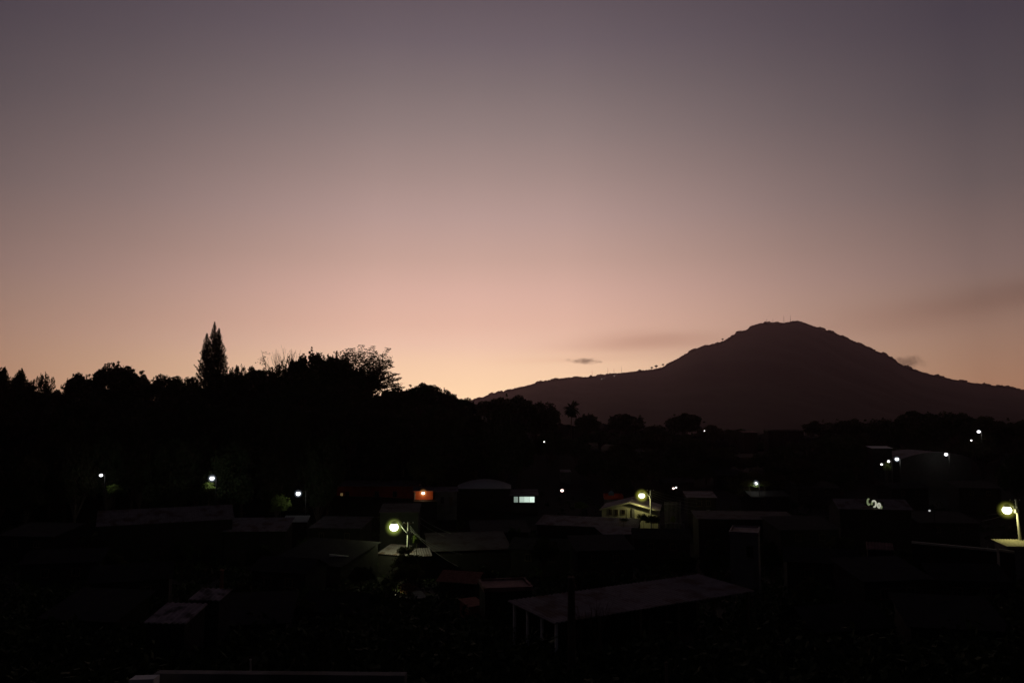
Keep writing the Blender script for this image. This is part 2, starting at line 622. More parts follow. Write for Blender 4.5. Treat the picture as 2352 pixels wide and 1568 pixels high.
SKY = [  # proto, px, top, width, depth, label : the trees one can tell apart on the skyline
    (1, 6, 845, 62, 205, 'ragged dark tree cut by the left picture edge, sky gaps in its crown'),
    (2, 47, 850, 66, 214, 'lumpy dark tree second from the left on the skyline'),
    ('L', 101, 857, 46, 222, 'small tufted tree with holes in its crown, left of the notch in the skyline'),
    (4, 140, 888, 60, 232, 'low tree under the notch in the skyline at far left'),
    (0, 192, 858, 84, 236, 'sloping left shoulder tree beside the big rounded crown on the left skyline'),
    (3, 268, 836, 140, 232, 'big rounded tree crown forming the left hump of the skyline'),
    (5, 325, 861, 70, 240, 'right shoulder tree of the big left hump in the skyline'),
    (2, 385, 861, 84, 246, 'flat topped tree between the left hump and the tall columnar pine'),
    (3, 408, 882, 96, 238, 'low dark tree under the flat topped one, left of the columnar pine'),
    (1, 437, 866, 60, 250, 'low tree just left of the foot of the columnar pine'),
    ('L', 548, 838, 46, 242, 'spiky leafed tree just right of the columnar pine'),
    (3, 527, 852, 58, 241, 'low round tree right behind the foot of the columnar pine'),
    (0, 585, 843, 80, 246, 'dark tree below the bare twigs, between pine and great dome tree'),
    ('D', 716, 808, 150, 226, 'great dome shaped tree, the widest and highest crown on the skyline'),
    ('L', 672, 822, 84, 228, 'left lobe tree of the great dome with sky showing under its branches'),
    (3, 776, 815, 118, 228, 'right lobe tree of the great dome under the feathery sprays'),
    (0, 822, 846, 76, 233, 'dark tree under the left edge of the feathery tree, filling the dome shoulder'),
    (5, 905, 892, 76, 240, 'low dark tree under the feathery spreading tree'),
    (0, 966, 880, 104, 252, 'rounded tree right of the feathery tree where the skyline drops'),
    (4, 1015, 894, 64, 256, 'last rounded tree before the skyline meets the mountain foot'),
    (2, 1066, 914, 66, 280, 'low bushy tree in the dip where the mountain slope begins'),
    (1, 1122, 920, 62, 296, 'dark tree in front of the low left end of the mountain'),
    (4, 1172, 907, 92, 290, 'spreading dark tree peaking against the left mountain slope'),
    (0, 1206, 920, 60, 296, 'rounded tree on the right side of the spreading tree'),
    ('L', 1243, 922, 70, 300, 'ragged flat crowned tree with a raised tip, left of the palm'),
    (2, 1270, 934, 40, 304, 'small rounded tree directly left of the coconut palm'),
    (3, 1350, 951, 64, 330, 'round tree directly right of the coconut palm'),
    (5, 1437, 951, 92, 340, 'big round tree against the mountain, second right of the palm'),
    (0, 1568, 949, 90, 350, 'round headed tree standing alone before the middle of the mountain'),
    (3, 1504, 976, 70, 420, 'small distant tree between the two round headed trees'),
    (1, 1634, 976, 70, 410, 'low tree right of the lone round headed tree'),
    (2, 1690, 985, 70, 420, 'low tree left of the far flat roofed building'),
    (4, 1890, 966, 90, 360, 'dark tree right of the far flat roofed building'),
    (0, 1950, 962, 90, 350, 'rounded tree against the lower right mountain flank'),
    (3, 2030, 962, 100, 330, 'broad tree left of the highest right hand tree group'),
    (5, 2112, 945, 130, 310, 'highest tree of the right hand group against the mountain'),
    (2, 2188, 946, 110, 315, 'tree right of the highest right hand tree, nearly as tall'),
    (1, 2262, 956, 100, 320, 'dark tree above the upper right white lamp'),
    (4, 2330, 962, 110, 320, 'dark tree at the right picture edge below the mountain slope'),
]
for pr, px, top, wpx, y, lab in SKY:
    tree_px(LOOSE if pr == 'L' else DOME if pr == 'D' else PROTO[pr], px, top, wpx, y, lab)
tree_px(PROTO[1], 622, 851, 84, 238, 'dark tree closing the gap between the bare twigs and the great dome')
tree_px(LOOSE2, 648, 836, 74, 232, 'thin see-through tree with a gap of sky at its foot, left of the great dome')

# skyline as a limit for the unlit mass of trees below it
SK = [(-200, 850), (0, 850), (75, 868), (144, 897), (200, 860), (280, 842), (345, 880), (385, 866), (450, 868), (517, 860), (600, 846), (640, 850), (720, 815),
      (820, 830), (900, 895), (963, 886), (1033, 905), (1080, 922), (1180, 915), (1290, 950), (1310, 968), (1400, 968), (1476, 975), (1560, 968), (1620, 984),
      (1750, 995), (1900, 975), (2100, 955), (2352, 970), (2600, 970)]
SKX = [a for a, _ in SK]
SKY_ = [a for _, a in SK]


def fill(n, px0, px1, y0, y1, h0, h1, w0, w1, label, group, margin=10, seed=1, lower=1e9, keep=None):
    rg = random.Random(seed)
    made = []
    tries = 0
    while len(made) < n and tries < n * 60:
        tries += 1
        y = rg.uniform(y0, y1)
        px = rg.uniform(px0, px1)
        x = (px - 1176) / F * y
        h, w = rg.uniform(h0, h1), rg.uniform(w0, w1)
        g = G(x, y)
        ppx, ppy = proj((x, y, g + h))
        lim = float(np.interp(ppx, SKX, SKY_)) + margin
        if ppy < lim or ppy > lower:
            continue
        if any((x - a) ** 2 + (y - c_) ** 2 < (.42 * (w + d)) ** 2 for a, c_, d in made):
            continue
        if keep and not keep(x, y, w):
            continue
        made.append((x, y, w))
        spawn(PROTO[rg.randrange(6)], x, y, h, w, label, 'tree', group)


# ------------------------------------------------------------------ special trees
def columnar_pine(px, pytop, y):
    p = at(px, pytop, y)
    g = G(p.x, y)
    o = thing('columnar_pine', 'tall dark columnar pine with three pointed tips rising above the trees', 'pine tree', (p.x, y, g))
    rg = np.random.default_rng(3)
    Ht = p.z - g
    t = MB()
    pts_all = []
    # leaders: x offset at base, x offset of tip, tip height
    k = y / F
    spires = [(0.2, 0.0, Ht, 0.0), (-1.8, -18 * k, Ht - 25 * k, .5), (1.7, 12 * k, Ht - 14 * k, -.4)]
    for bx, tx, top, yy in spires:
        path = [(bx * .2, 0, -1), (bx, yy, Ht * .25), ((bx + tx) / 2 + .3 * np.sign(tx), yy, top * .6), (tx, yy, top)]
        t.tube(path, [.38, .3, .16, .03], 6)
        pa = np.array(path)

        def pos(z):
            return np.array([np.interp(z, pa[:, 2], pa[:, 0]), np.interp(z, pa[:, 2], pa[:, 1]), z])
        z = Ht * .12
        while z < top:
            f = (top - z) / (top - Ht * .12)
            ln = min(2.9, .05 + (top - z) * .225)
            nb = 7 if f > .15 else 5
            a0 = rg.uniform(0, 6.28)
            for q in range(nb):
                a = a0 + 6.283 * q / nb + rg.uniform(-.25, .25)
                l = ln * rg.uniform(.7, 1.15)
                up = .55 + .35 * (1 - f)
                c0 = pos(z)
                m = max(5, int(l / .16))
                s = np.linspace(.12, 1, m)[:, None]
                d = np.array([math.cos(a), math.sin(a), 0])
                br = c0 + d * l * s + np.array([0, 0, 1]) * (s ** 1.8) * l * up
                pts_all.append(np.repeat(br, 5, 0) + rg.normal(size=(m * 5, 3)) * .11 * min(1, ln))
                t.tube([c0, br[m // 2], br[-1]], [.07, .05, .02], 3, False)
            z += .62 + .2 * f
    pts = np.concatenate(pts_all)
    v, f = leaf_quads(pts, .23, rg)
    t.build('trunk', MT['bark'], o)
    put('crown', np_mesh('crown', v, f, MT['needle']), o)
    return o


columnar_pine(493, 739, 236)


def branching(t, p, d, l, r, depth, rg, tips, spread=.5, up=.15, kids=3):
    n = p + d * l
    mid = p + d * l * .5 + Vector((rg.uniform(-1, 1), rg.uniform(-1, 1), rg.uniform(-.5, 1))) * l * .06
    t.tube([p, mid, n], [r, r * .85, r * .7], 4 if depth < 3 else 6, False)
    if depth == 0:
        tips.append((n, d))
        return
    for k in range(kids if depth > 1 else 2 + (rg.random() < .5)):
        q = (d + Vector((rg.uniform(-1, 1), rg.uniform(-1, 1), rg.uniform(-.6, .9))) * spread + Vector((0, 0, up))).normalized()
        branching(t, n - d * l * rg.uniform(0, .3), q, l * rg.uniform(.62, .85), r * .62, depth - 1, rg, tips, spread, up, kids)


def bare_tree(px, pytop, y, wpx):
    p = at(px, pytop, y)
    g = G(p.x, y)
    Ht = p.z - g
    o = thing('bare_tree', 'leafless tree with fine twigs fanning up against the sky', 'tree', (p.x, y, g))
    rg = random.Random(12)
    t = MB()
    t.tube([(0, 0, -1), (0, 0, Ht * .35), (0, 0, Ht * .55)], [.35, .28, .2], 7)
    tips = []
    tw = MB()
    w = wpx / F * y / 2
    for k in range(14):
        a = -1 + 2 * k / 13
        d = Vector((a * w * .80, rg.uniform(-.4, .4) * w, Ht * .40 * (1 - .35 * abs(a)))).normalized()
        branching(tw, Vector((a * .6, 0, Ht * .52)), d, Ht * .21, .075, 2, rg, tips, .34, .18, 3)
    top = max(v[2] for v in tw.v)
    s = Ht / top
    tw.v = [(x, yy, z * s) for x, yy, z in tw.v]
    t.build('trunk', MT['bark'], o)
    tw.build('branches', MT['bark'], o)


bare_tree(660, 791, 229, 78)


def feathery_tree(px, pytop, y):
    """open tree of flat leafy sprays, sky showing all through it"""
    p = at(px, pytop, y)
    g = G(p.x, y)
    Ht = p.z - g
    k = y / F
    o = thing('feathery_tree', 'open feathery tree of flat leafy sprays right of the great dome tree', 'tree', (p.x, y, g))
    rg = np.random.default_rng(31)
    rr = random.Random(31)
    t = MB()
    t.tube([(-1.5, 0, -1), (-1.2, 0, Ht * .3), (-.4, 0, Ht * .55)], [.5, .4, .3], 7)
    pts = []
    # limbs towards given picture offsets (dx, dz in px of the print) from the top point
    ends = [(-70, 14), (-62, 8), (-50, 4), (-42, 3), (-25, -6), (-8, 6), (3, -4), (14, 10), (25, 16), (40, 2), (26, 32), (42, 30), (50, 44), (44, 56), (52, 66), (36, 70), (48, 80), (30, 86), (10, 50),
            (-2, 34), (20, 48), (60, 88), (72, 84), (60, 60), (68, 70), (56, 74), (76, 92), (46, 22), (52, 34), (30, 60), (-14, 24), (8, 70), (16, 92), (40, 92), (0, 96), (18, 30), (34, 46), (-4, 62), (2, 80)]
    for dx, dz in ends:
        e = Vector((dx * k, rr.uniform(-3, 3), Ht - dz * k))
        s0 = Vector((-.6, 0, Ht * rr.uniform(.45, .58)))
        m1 = s0.lerp(e, .5) + Vector((-.25 * (e.x - s0.x) * .3, 0, .8))
        t.tube([s0, m1, e], [.15, .09, .02], 5, False)
        for q in np.linspace(.3, 1.0, 17):
            c0 = (m1.lerp(e, (q - .5) * 2) if q > .5 else s0.lerp(m1, q * 2))
            ln = rr.uniform(.9, 2.1) * (1.15 - .5 * q)
            for side in (-1, 1):
                a = rr.uniform(-.9, .9) + (0 if side > 0 else math.pi)
                d = np.array([math.cos(a), math.sin(a) * .8, rr.uniform(-.05, .35)])
                n = rr.randrange(6, 11)
                s = np.linspace(.15, 1, n)[:, None]
                pts.append(np.array(c0) + d * ln * s + rg.normal(size=(n, 3)) * np.array([.16, .16, .09]))
    for dx, dz, rad, n in ((-60, 22, 1.3, 80), (-48, 16, 1.3, 90), (-40, 34, 2.0, 220), (-56, 44, 2.2, 260), (-30, 22, 1.6, 120), (-18, 14, 1.3, 80), (-6, 30, 1.5, 110), (8, 22, 1.2, 70), (16, 40, 1.5, 110), (-14, 46, 1.8, 160), (2, 58, 1.8, 150), (30, 46, 1.1, 60),
                           (24, 62, 1.4, 90), (-24, 60, 2.0, 200), (12, 76, 1.5, 90), (36, 72, 1.0, 50), (-8, 84, 1.7, 120), (44, 84, 1.2, 70), (60, 92, 1.2, 80), (50, 62, 1.0, 60), (56, 74, 1.1, 60), (22, 92, 1.6, 110), (0, 100, 1.8, 160)):
        d = rg.normal(size=(n, 3))
        d /= np.linalg.norm(d, axis=1)[:, None]
        pts.append(np.array([dx * k, rr.uniform(-2, 2), Ht - dz * k]) + d * rg.uniform(.2, 1, (n, 1)) ** .5 * rad * np.array([1.25, 1, .6]))
    pts = np.concatenate(pts)
    v, f = leaf_quads(pts, .30, rg, .55)
    t.build('trunk', MT['bark'], o)
    put('crown', np_mesh('crown', v, f, MT['leaf2']), o)


feathery_tree(850, 798, 231)


def sprig_tree(px, pytop, y, label):
    p = at(px, pytop, y)
    g = G(p.x, y)
    Ht = p.z - g
    o = thing('sapling', label, 'tree', (p.x, y, g))
    rr = random.Random(int(px))
    rg = np.random.default_rng(int(px))
    t = MB()
    t.tube([(0, 0, -1), (.3, 0, Ht * .6), (-.8, 0, Ht * .85), (-2.2, 0, Ht)], [.25, .18, .1, .02], 5)
    pts = []
    for q in range(16):
        f = rr.uniform(.68, 1)
        c0 = np.array([np.interp(f, [0, .6, .85, 1], [0, .3, -.8, -2.2]), 0, Ht * f])
        d = rg.normal(size=3) * .8
        e = c0 + d
        t.tube([c0, e], [.04, .012], 3, False)
        pts.append(e + rg.normal(size=(9, 3)) * np.array([.5, .3, .16]))
    v, f = leaf_quads(np.concatenate(pts), .24, rg, .4)
    t.build('trunk', MT['bark'], o)
    put('crown', np_mesh('crown', v, f, MT['leaf']), o)


sprig_tree(616, 802, 233, 'spindly leaning sapling left of the bare twigs')


def palm(px, pytop, y, label):
    p = at(px, pytop, y)
    g = G(p.x, y)
    o = thing('coconut_palm', label, 'palm tree', (p.x, y, g))
    Ht = p.z - g
    k = y / F
    hub = Vector((0, 0, Ht - 15 * k))
    t = MB()
    t.tube([(-.6, 0, -1), (-.5, 0, hub.z * .5), (0, 0, hub.z)], [.28, .2, .17], 8)
    t.build('trunk', MT['bark'], o)
    rr = random.Random(8)
    for q in range(38):
        a = q * 2.399
        el = rr.uniform(-.8, 1.45)
        l = rr.uniform(3.4, 4.3)
        fm = MB()
        pr = hub
        d = Vector((math.cos(a) * math.cos(el), math.sin(a) * math.cos(el), math.sin(el)))
        path = [hub.copy()]
        for s in range(9):
            d = (d + Vector((0, 0, -.16))).normalized()
            path.append(path[-1] + d * l / 9)
        fm.tube(path, [.05 - .004 * i for i in range(10)], 4, False)
        for i in range(1, 10):
            dd = (path[i] - path[i - 1]).normalized()
            side = dd.cross(Vector((0, 0, 1)))
            if side.length < .1:
                side = Vector((1, 0, 0))
            side.normalize()
            for sg in (-1, 1):
                for h in (0, .5):
                    c0 = path[i - 1].lerp(path[i], h)
                    ll = 1.0 * math.sin(math.pi * (i / 10) ** .7) + .15
                    e = c0 + side * sg * ll * .75 + dd * ll * .45 + Vector((0, 0, -ll * .45))
                    w = dd * .2
                    fm.add([c0 - w, c0 + w, e + w * .3, e - w * .3], [(0, 1, 2, 3)])
        fm.build('frond', MT['leaf'], o)


palm(1314, 923, 305, 'coconut palm silhouetted against the lower mountain slope')

# a few trees standing clear on the mountain ridge
for px, py, hpx, lab in ((1497, 842, 9, 'tiny lone tree on the ridge left of the steep mountain shoulder'),
                         (1507, 838, 11, 'round tiny tree on the ridge at the foot of the steep shoulder'),
                         (1523, 835, 9, 'tiny tree on the ridge just up the steep shoulder'),
                         (1660, 777, 8, 'tiny tree breaking the left upper mountain outline'),
                         (2085, 838, 9, 'tiny tree on the right mountain outline beside the dark cloud'),
                         (2160, 862, 7, 'tiny tree on the long right hand mountain slope')):
    p = at(px, py, YR - 30)
    spawn(SMALL, p.x, YR - 30, hpx / F * YR * .8, hpx / F * YR * .75, lab, 'tree', None, 'ridge_tree', None, p.z - hpx / F * YR * .8)


def mast(px, pytop, hpx, label):
    p = at(px, pytop, YR)
    z0 = mount(p.x, YR) - 4
    o = thing('radio_mast', label, 'mast', (p.x, YR, z0))
    h = p.z - z0
    m = MB()
    w = 1.3
    for sx, sy in ((-1, -1), (1, -1), (1, 1), (-1, 1)):
        m.tube([(sx * w, sy * w, 0), (sx * w * .35, sy * w * .35, h * .8)], .16, 4)
    n = 8
    for i in range(n):
        f0, f1 = i / n, (i + 1) / n
        a, c_ = w * (1 - .65 * f0), w * (1 - .65 * f1)
        for sx in (-1, 1):
            m.tube([(-sx * a, -a, h * .8 * f0), (sx * c_, -c_, h * .8 * f1)], .12, 3, False)
            m.tube([(-sx * a, a, h * .8 * f0), (sx * c_, c_, h * .8 * f1)], .12, 3, False)
    m.build('lattice', MT['dark'], o)
    a = MB()
    a.tube([(0, 0, h * .78), (0, 0, h)], [.4, .25], 5)
    a.build('antenna', MT['dark'], o)


for px, pt, lab in ((1761, 730, 'faint thin mast leftmost on the mountain summit'), (1775, 731, 'short thin mast second from the left on the summit'),
                    (1800, 724, 'thin mast in the middle of the flat mountain summit'), (1815, 722, 'thin mast rightmost on the summit at its highest point'),
                    (1396, 842, 'thin mast on the low left ridge, left of the pair'), (1360, 848, 'leftmost faint mast on the low left ridge'),
                    (1427, 840, 'tallest thin mast on the low left ridge below the small cloud'), (1410, 845, 'faint mast beside the tallest one on the low ridge')):
    mast(px, pt, 12, lab)

# ------------------------------------------------------------------ buildings


FOOT = []


def house(label, px, py, y, L, D, rz=0.0, roof='gable', rise=1.2, wall='dark', rmat='tin', over=.35, windows=(), cat='house', name='house',
          corr=False, group=None, fascia=None, open_=False, h=None, pane=None):
    """front eave centre seen at (px, py) at depth y; local x along the front, y into depth"""
    p = at(px, py, y)
    c_, s_ = math.cos(rz), math.sin(rz)
    g = min(G(p.x + dx * c_ - dy * s_, p.y + dx * s_ + dy * c_) for dx in (-L / 2, L / 2) for dy in (0, D)) - .4
    o = thing(name, label, cat, (p.x, p.y, g), rz, group)
    e = max(p.z - g, 1.0)
    FOOT.append((p.x, p.y, rz, L, D))
    if roof in ('gable', 'shed', 'flat', 'domed'):
        axis, t0, t1 = 'x', -L / 2, L / 2
        if roof == 'gable':
            prof = [(0, e), (D / 2, e + rise), (D, e)]
        elif roof == 'shed':
            prof = [(0, e), (D, e + rise)]
        else:
            prof = [(0, e), (D, e)]
        if roof == 'domed':
            D = min(D, 10)
            prof = [(0, e), (D, e)]
    else:
        axis, t0, t1 = 'y', 0, D
        if roof == 'gablef':
            prof = [(-L / 2, e), (0, e + rise), (L / 2, e)]
        else:
            prof = [(-L / 2 + L * i / 12, e + rise * (1 - (2 * i / 12 - 1) ** 2)) for i in range(13)]

    def P(s, t, z):
        return (t, s, z) if axis == 'x' else (s, t, z)
    if not open_:
        w = MB()
        poly = [(prof[0][0], 0), (prof[-1][0], 0)] + [(a, z - .05) for a, z in prof[::-1]]
        n = len(poly)
        w.add([P(a, t0, z) for a, z in poly] + [P(a, t1, z) for a, z in poly],
              [tuple(range(n)), tuple(range(2 * n - 1, n - 1, -1))] + [(i, (i + 1) % n, n + (i + 1) % n, n + i) for i in range(n)])
        w.build('wall', MT[wall], o)
    else:
        nb = max(2, int(L / 3.2))
        for i in range(nb + 1):
            for dy, zt in ((.1, e), (D - .1, prof[-1][1] if axis == 'x' else e)):
                q = MB()
                q.box((-L / 2 + .1 + (L - .2) * i / nb, dy, zt / 2 - .03), (.16, .16, zt - .06))
                q.build('post', MT['white' if i == 0 else 'wood'], o)
        for dy in (D * .33, D * .66):
            q = MB()
            q.box((-L / 2 + .1, dy, e / 2 - .03), (.16, .16, e - .06))
            q.build('post', MT['white'], o)
        q = MB()
        q.box((0, D - .02, prof[-1][1] * .46), (L - .6, .1, prof[-1][1] * .88))
        q.build('wall', MT[wall], o)
    # roof sheet
    (a0, z0), (a1, z1) = prof[0], prof[1]
    d = math.hypot(a1 - a0, z1 - z0)
    ext = [(a0 - over * (a1 - a0) / d, z0 - over * (z1 - z0) / d)]
    (b0, y0), (b1, y1) = prof[-2], prof[-1]
    d = math.hypot(b1 - b0, y1 - y0)
    full = ext + prof[1:-1] + [(b1 + over * (b1 - b0) / d, y1 + over * (y1 - y0) / d)]
    ta, tb = t0 - over, t1 + over
    r = MB()
    if roof == 'domed':
        nu, nv = 20, 8
        for lift in (.0, .08):
            for j in range(nv + 1):
                for i in range(nu + 1):
                    xx, yy = -1 + 2 * i / nu, j / nv
                    r.v.append((xx * (L / 2 + over), -over + yy * (D + 2 * over), e + lift + rise * (1 - xx * xx) * (1 - (1 - yy) ** 2)))
        q = (nu + 1) * (nv + 1)
        for j in range(nv):
            for i in range(nu):
                k = j * (nu + 1) + i
                r.f.append((k, k + nu + 1, k + nu + 2, k + 1))
                r.f.append((q + k, q + k + 1, q + k + nu + 2, q + k + nu + 1))
        for i in range(nu):
            r.f.append((i, i + 1, q + i + 1, q + i))
            k = nv * (nu + 1) + i
            r.f.append((k, q + k, q + k + 1, k + 1))
    elif roof == 'flat':
        r.box((0, D / 2, e + .07), (L + 2 * over, D + 2 * over, .18))
        for bx, by, sx, sy in ((0, -over + .08, L + 2 * over, .16), (0, D + over - .08, L + 2 * over, .16), (-L / 2 - over + .08, D / 2, .16, D + 2 * over - .33), (L / 2 + over - .08, D / 2, .16, D + 2 * over - .33)):
            r.box((bx, by, e + .16 + rise / 2), (sx, sy, rise))
    else:
        m_ = max(2, int((tb - ta) / .09)) if corr else 2
        ts = [ta + (tb - ta) * i / (m_ - 1) for i in range(m_)]
        up, dn = [], []
        for t in ts:
            wv = .035 * math.sin(2 * math.pi * t / .36) if corr else 0
            for a, z in full:
                up.append(P(a, t, z + .06 + wv))
                dn.append(P(a, t, z + .0 + wv))
        q = len(full)
        nn = len(up)
        fs = []
        for i in range(m_ - 1):
            for j in range(q - 1):
                k = i * q + j
                fs.append((k, k + 1, k + q + 1, k + q))
                fs.append((nn + k, nn + k + q, nn + k + q + 1, nn + k + 1))
        for i in range(m_ - 1):
            for j in (0, q - 1):
                k = i * q + j
                fs.append((k, k + q, nn + k + q, nn + k))
        for i in (0, m_ - 1):
            for j in range(q - 1):
                k = i * q + j
                fs.append((k, k + 1, nn + k + 1, nn + k))
        r.add(up + dn, fs)
    ro = r.build('roof', MT[rmat], o)
    if fascia:
        fb = MB()
        if axis == 'x':
            fb.box((0, full[0][0] - .03, full[0][1] - .06), (tb - ta, .05, .26))
        else:
            for j in range(len(full) - 1):
                (a, z), (a2, z2) = full[j], full[j + 1]
                fb.add([(a, ta - .03, z - .18), (a2, ta - .03, z2 - .18), (a2, ta - .03, z2 + .11), (a, ta - .03, z + .11),
                        (a, ta - .08, z - .18), (a2, ta - .08, z2 - .18), (a2, ta - .08, z2 + .11), (a, ta - .08, z + .11)],
                       [(0, 1, 2, 3), (7, 6, 5, 4), (0, 4, 5, 1), (3, 2, 6, 7), (0, 3, 7, 4), (1, 5, 6, 2)])
        fb.build('fascia', MT[fascia], o)
    for wx, wz, ww, wh, kind in windows:      # wz: centre below the eave
        zc = e - wz
        f = MB()
        if kind == 'door':
            f.box((wx, -.04, zc), (ww, .06, wh))
            do = f.build('door', MT['wood'] if pane is None else MT[pane], o)
            k = MB()
            k.box((wx + ww * .38, -.09, zc), (.05, .05, .12))
            k.build('handle', MT['metal'], do)
        elif kind == 'column':
            f.box((wx, -.12, zc), (ww, .22, wh))
            f.build('column', MT['plaster'], o)
        else:
            for bx, bz, bw, bh in ((0, wh / 2, ww + .12, .07), (0, -wh / 2, ww + .2, .09), (-ww / 2, 0, .07, wh - .08), (ww / 2, 0, .07, wh - .08), (0, 0, .04, wh - .08)):
                f.box((wx + bx, -.05, zc + bz), (bw, .1, bh))
            fo = f.build('window', MT['wood'], o)
            k = MB()
            k.box((wx, -.012, zc), (ww - .07, .02, wh - .08))
            k.build('pane', MT['glass'] if kind == 'dark' else kind, fo)
    o['_e'] = e
    return o


WIN_WARM = emit('warm_lit_window', (1.0, .62, .25), .12)
WIN_WHITE = emit('white_lit_window', (.82, .95, .85), .45)

# left side
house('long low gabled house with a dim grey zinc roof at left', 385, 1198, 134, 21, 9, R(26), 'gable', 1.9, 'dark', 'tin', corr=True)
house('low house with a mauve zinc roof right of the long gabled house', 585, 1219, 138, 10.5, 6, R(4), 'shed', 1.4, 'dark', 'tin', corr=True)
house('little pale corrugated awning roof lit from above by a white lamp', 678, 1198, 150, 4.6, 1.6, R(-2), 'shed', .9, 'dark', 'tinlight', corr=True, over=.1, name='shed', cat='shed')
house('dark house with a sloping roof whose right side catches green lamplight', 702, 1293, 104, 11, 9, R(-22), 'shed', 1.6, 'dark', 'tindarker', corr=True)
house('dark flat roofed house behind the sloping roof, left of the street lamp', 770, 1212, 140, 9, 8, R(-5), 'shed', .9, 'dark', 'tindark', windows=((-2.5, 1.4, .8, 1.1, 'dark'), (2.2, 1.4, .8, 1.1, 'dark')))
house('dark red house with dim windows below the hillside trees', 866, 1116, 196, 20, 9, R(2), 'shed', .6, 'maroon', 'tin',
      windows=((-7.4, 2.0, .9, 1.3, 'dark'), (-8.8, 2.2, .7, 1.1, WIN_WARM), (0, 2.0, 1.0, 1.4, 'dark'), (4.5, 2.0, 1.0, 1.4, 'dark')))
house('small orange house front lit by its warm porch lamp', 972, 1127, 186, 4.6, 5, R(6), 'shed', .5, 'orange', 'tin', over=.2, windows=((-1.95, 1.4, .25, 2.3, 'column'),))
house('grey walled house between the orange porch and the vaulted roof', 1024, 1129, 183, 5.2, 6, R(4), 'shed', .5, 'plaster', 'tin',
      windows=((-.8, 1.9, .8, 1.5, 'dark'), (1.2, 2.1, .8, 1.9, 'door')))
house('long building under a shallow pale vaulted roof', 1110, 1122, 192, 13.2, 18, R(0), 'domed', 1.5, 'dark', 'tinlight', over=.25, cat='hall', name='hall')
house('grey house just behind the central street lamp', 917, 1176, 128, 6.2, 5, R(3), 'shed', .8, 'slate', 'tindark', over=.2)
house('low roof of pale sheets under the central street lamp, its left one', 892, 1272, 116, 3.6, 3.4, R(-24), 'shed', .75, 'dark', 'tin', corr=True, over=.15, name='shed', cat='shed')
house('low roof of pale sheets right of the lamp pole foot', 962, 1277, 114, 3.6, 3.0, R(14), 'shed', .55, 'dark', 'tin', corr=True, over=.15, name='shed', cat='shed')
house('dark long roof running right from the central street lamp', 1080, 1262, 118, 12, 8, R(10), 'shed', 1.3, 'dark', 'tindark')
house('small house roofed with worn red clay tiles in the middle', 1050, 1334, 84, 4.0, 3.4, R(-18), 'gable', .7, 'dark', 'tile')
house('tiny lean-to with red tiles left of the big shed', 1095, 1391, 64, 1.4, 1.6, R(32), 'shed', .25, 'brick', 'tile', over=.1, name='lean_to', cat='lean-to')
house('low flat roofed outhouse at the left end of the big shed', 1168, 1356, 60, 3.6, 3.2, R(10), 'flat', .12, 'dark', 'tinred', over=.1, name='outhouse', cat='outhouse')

house('low dark house added to hide the lower part of the orange porch wall', 976, 1154, 180, 5.4, 4, R(3), 'flat', .1, 'dark', 'dark', over=.1)  # added house, stands for the dark below the lit porch wall

# centre and right
lit_h = house('long dark building with one glowing white strip standing for a lamplit wall', 1204, 1137, 190, 6.4, 7, R(0), 'shed', .7, 'dark', 'tin')
e = lit_h['_e']
f = MB()
for bx, bz, bw, bh in ((0, .72, 5.2, .08), (0, -.72, 5.2, .1), (-2.55, 0, .1, 1.36), (2.55, 0, .1, 1.36), (-1.35, 0, .28, 1.36)):
    f.box((bx, -.06, e - 1.0 + bz), (bw, .1, bh))
fo = f.build('window', MT['dark'], lit_h)  # frame round glowing panes that stand in for a lamplit wall
for cx_, st_ in ((-.55, .55), (.65, .72), (1.9, .95)):  # brighter to the right: falloff of light put into the emission
    k = MB()
    k.box((cx_, -.015, e - 1.0), (1.2, .02, 1.34))
    k.build('pane', emit('lit_wall_glow_%d' % int(st_ * 100), (.80, 1.0, .86), st_), fo)  # no real pane: glowing strip standing in for the lamplit wall
k = MB()
k.box((-2.0, -.015, e - 1.0), (1.0, .02, 1.34))
k.build('pane', emit('dim_lit_wall_glow', (.80, 1.0, .86), .25), fo)  # no real pane: dimmer strip standing in for the lamplit wall

HL = house('cream gable fronted house lit by the yellow street lamp', 1446, 1170, 163, 11.6, 11, R(-13), 'gablef', 1.5, 'cream', 'tin', over=.45, fascia='cream',
           windows=((-4.0, .6, .62, 1.15, 'dark'), (-2.75, .62, .62, 1.15, 'dark'), (-1.3, .5, .7, .9, 'dark'), (-.3, .95, .62, 1.9, 'door'), (.75, .9, .55, 2.4, 'column')), pane='cream')
house('low red parapet house behind the cream gable house', 1410, 1146, 184, 4.2, 5, R(-4), 'flat', .7, 'plaster', 'maroon', over=.12)
house('grey flat roofed row in front of the cream house', 1345, 1208, 148, 19, 6, R(-17), 'shed', .9, 'dark', 'tin', corr=True)
house('second low grey roof in front of the cream house', 1430, 1226, 138, 6.5, 4, R(14), 'shed', .6, 'dark', 'tin')
house('tall dim house right of the yellow street lamp, with a paler upper wall', 1612, 1142, 172, 6.0, 7, R(-6), 'shed', .6, 'dark', 'tin',
      windows=((-.6, 1.3, 1.0, 1.2, 'dark'), (1.4, 1.3, .9, 1.2, 'dark'), (1.3, 3.6, .8, 1.9, 'door')), pane='plaster')
house('long dim roof stretching right of the tall dim house', 1715, 1192, 140, 17, 7, R(-5), 'shed', .5, 'dark', 'tindark', corr=True)
house('bluish grey house corner with a dark stain above the big shed', 1708, 1228, 84, 2.9, 5, R(-20), 'flat', .15, 'plaster', 'tin', over=.08, windows=((.6, 1.7, .7, 1.2, 'dark'),))
house('faint wide house at right behind the long wall', 2010, 1168, 150, 13, 8, R(-8), 'gable', 1.4, 'dark', 'tin')
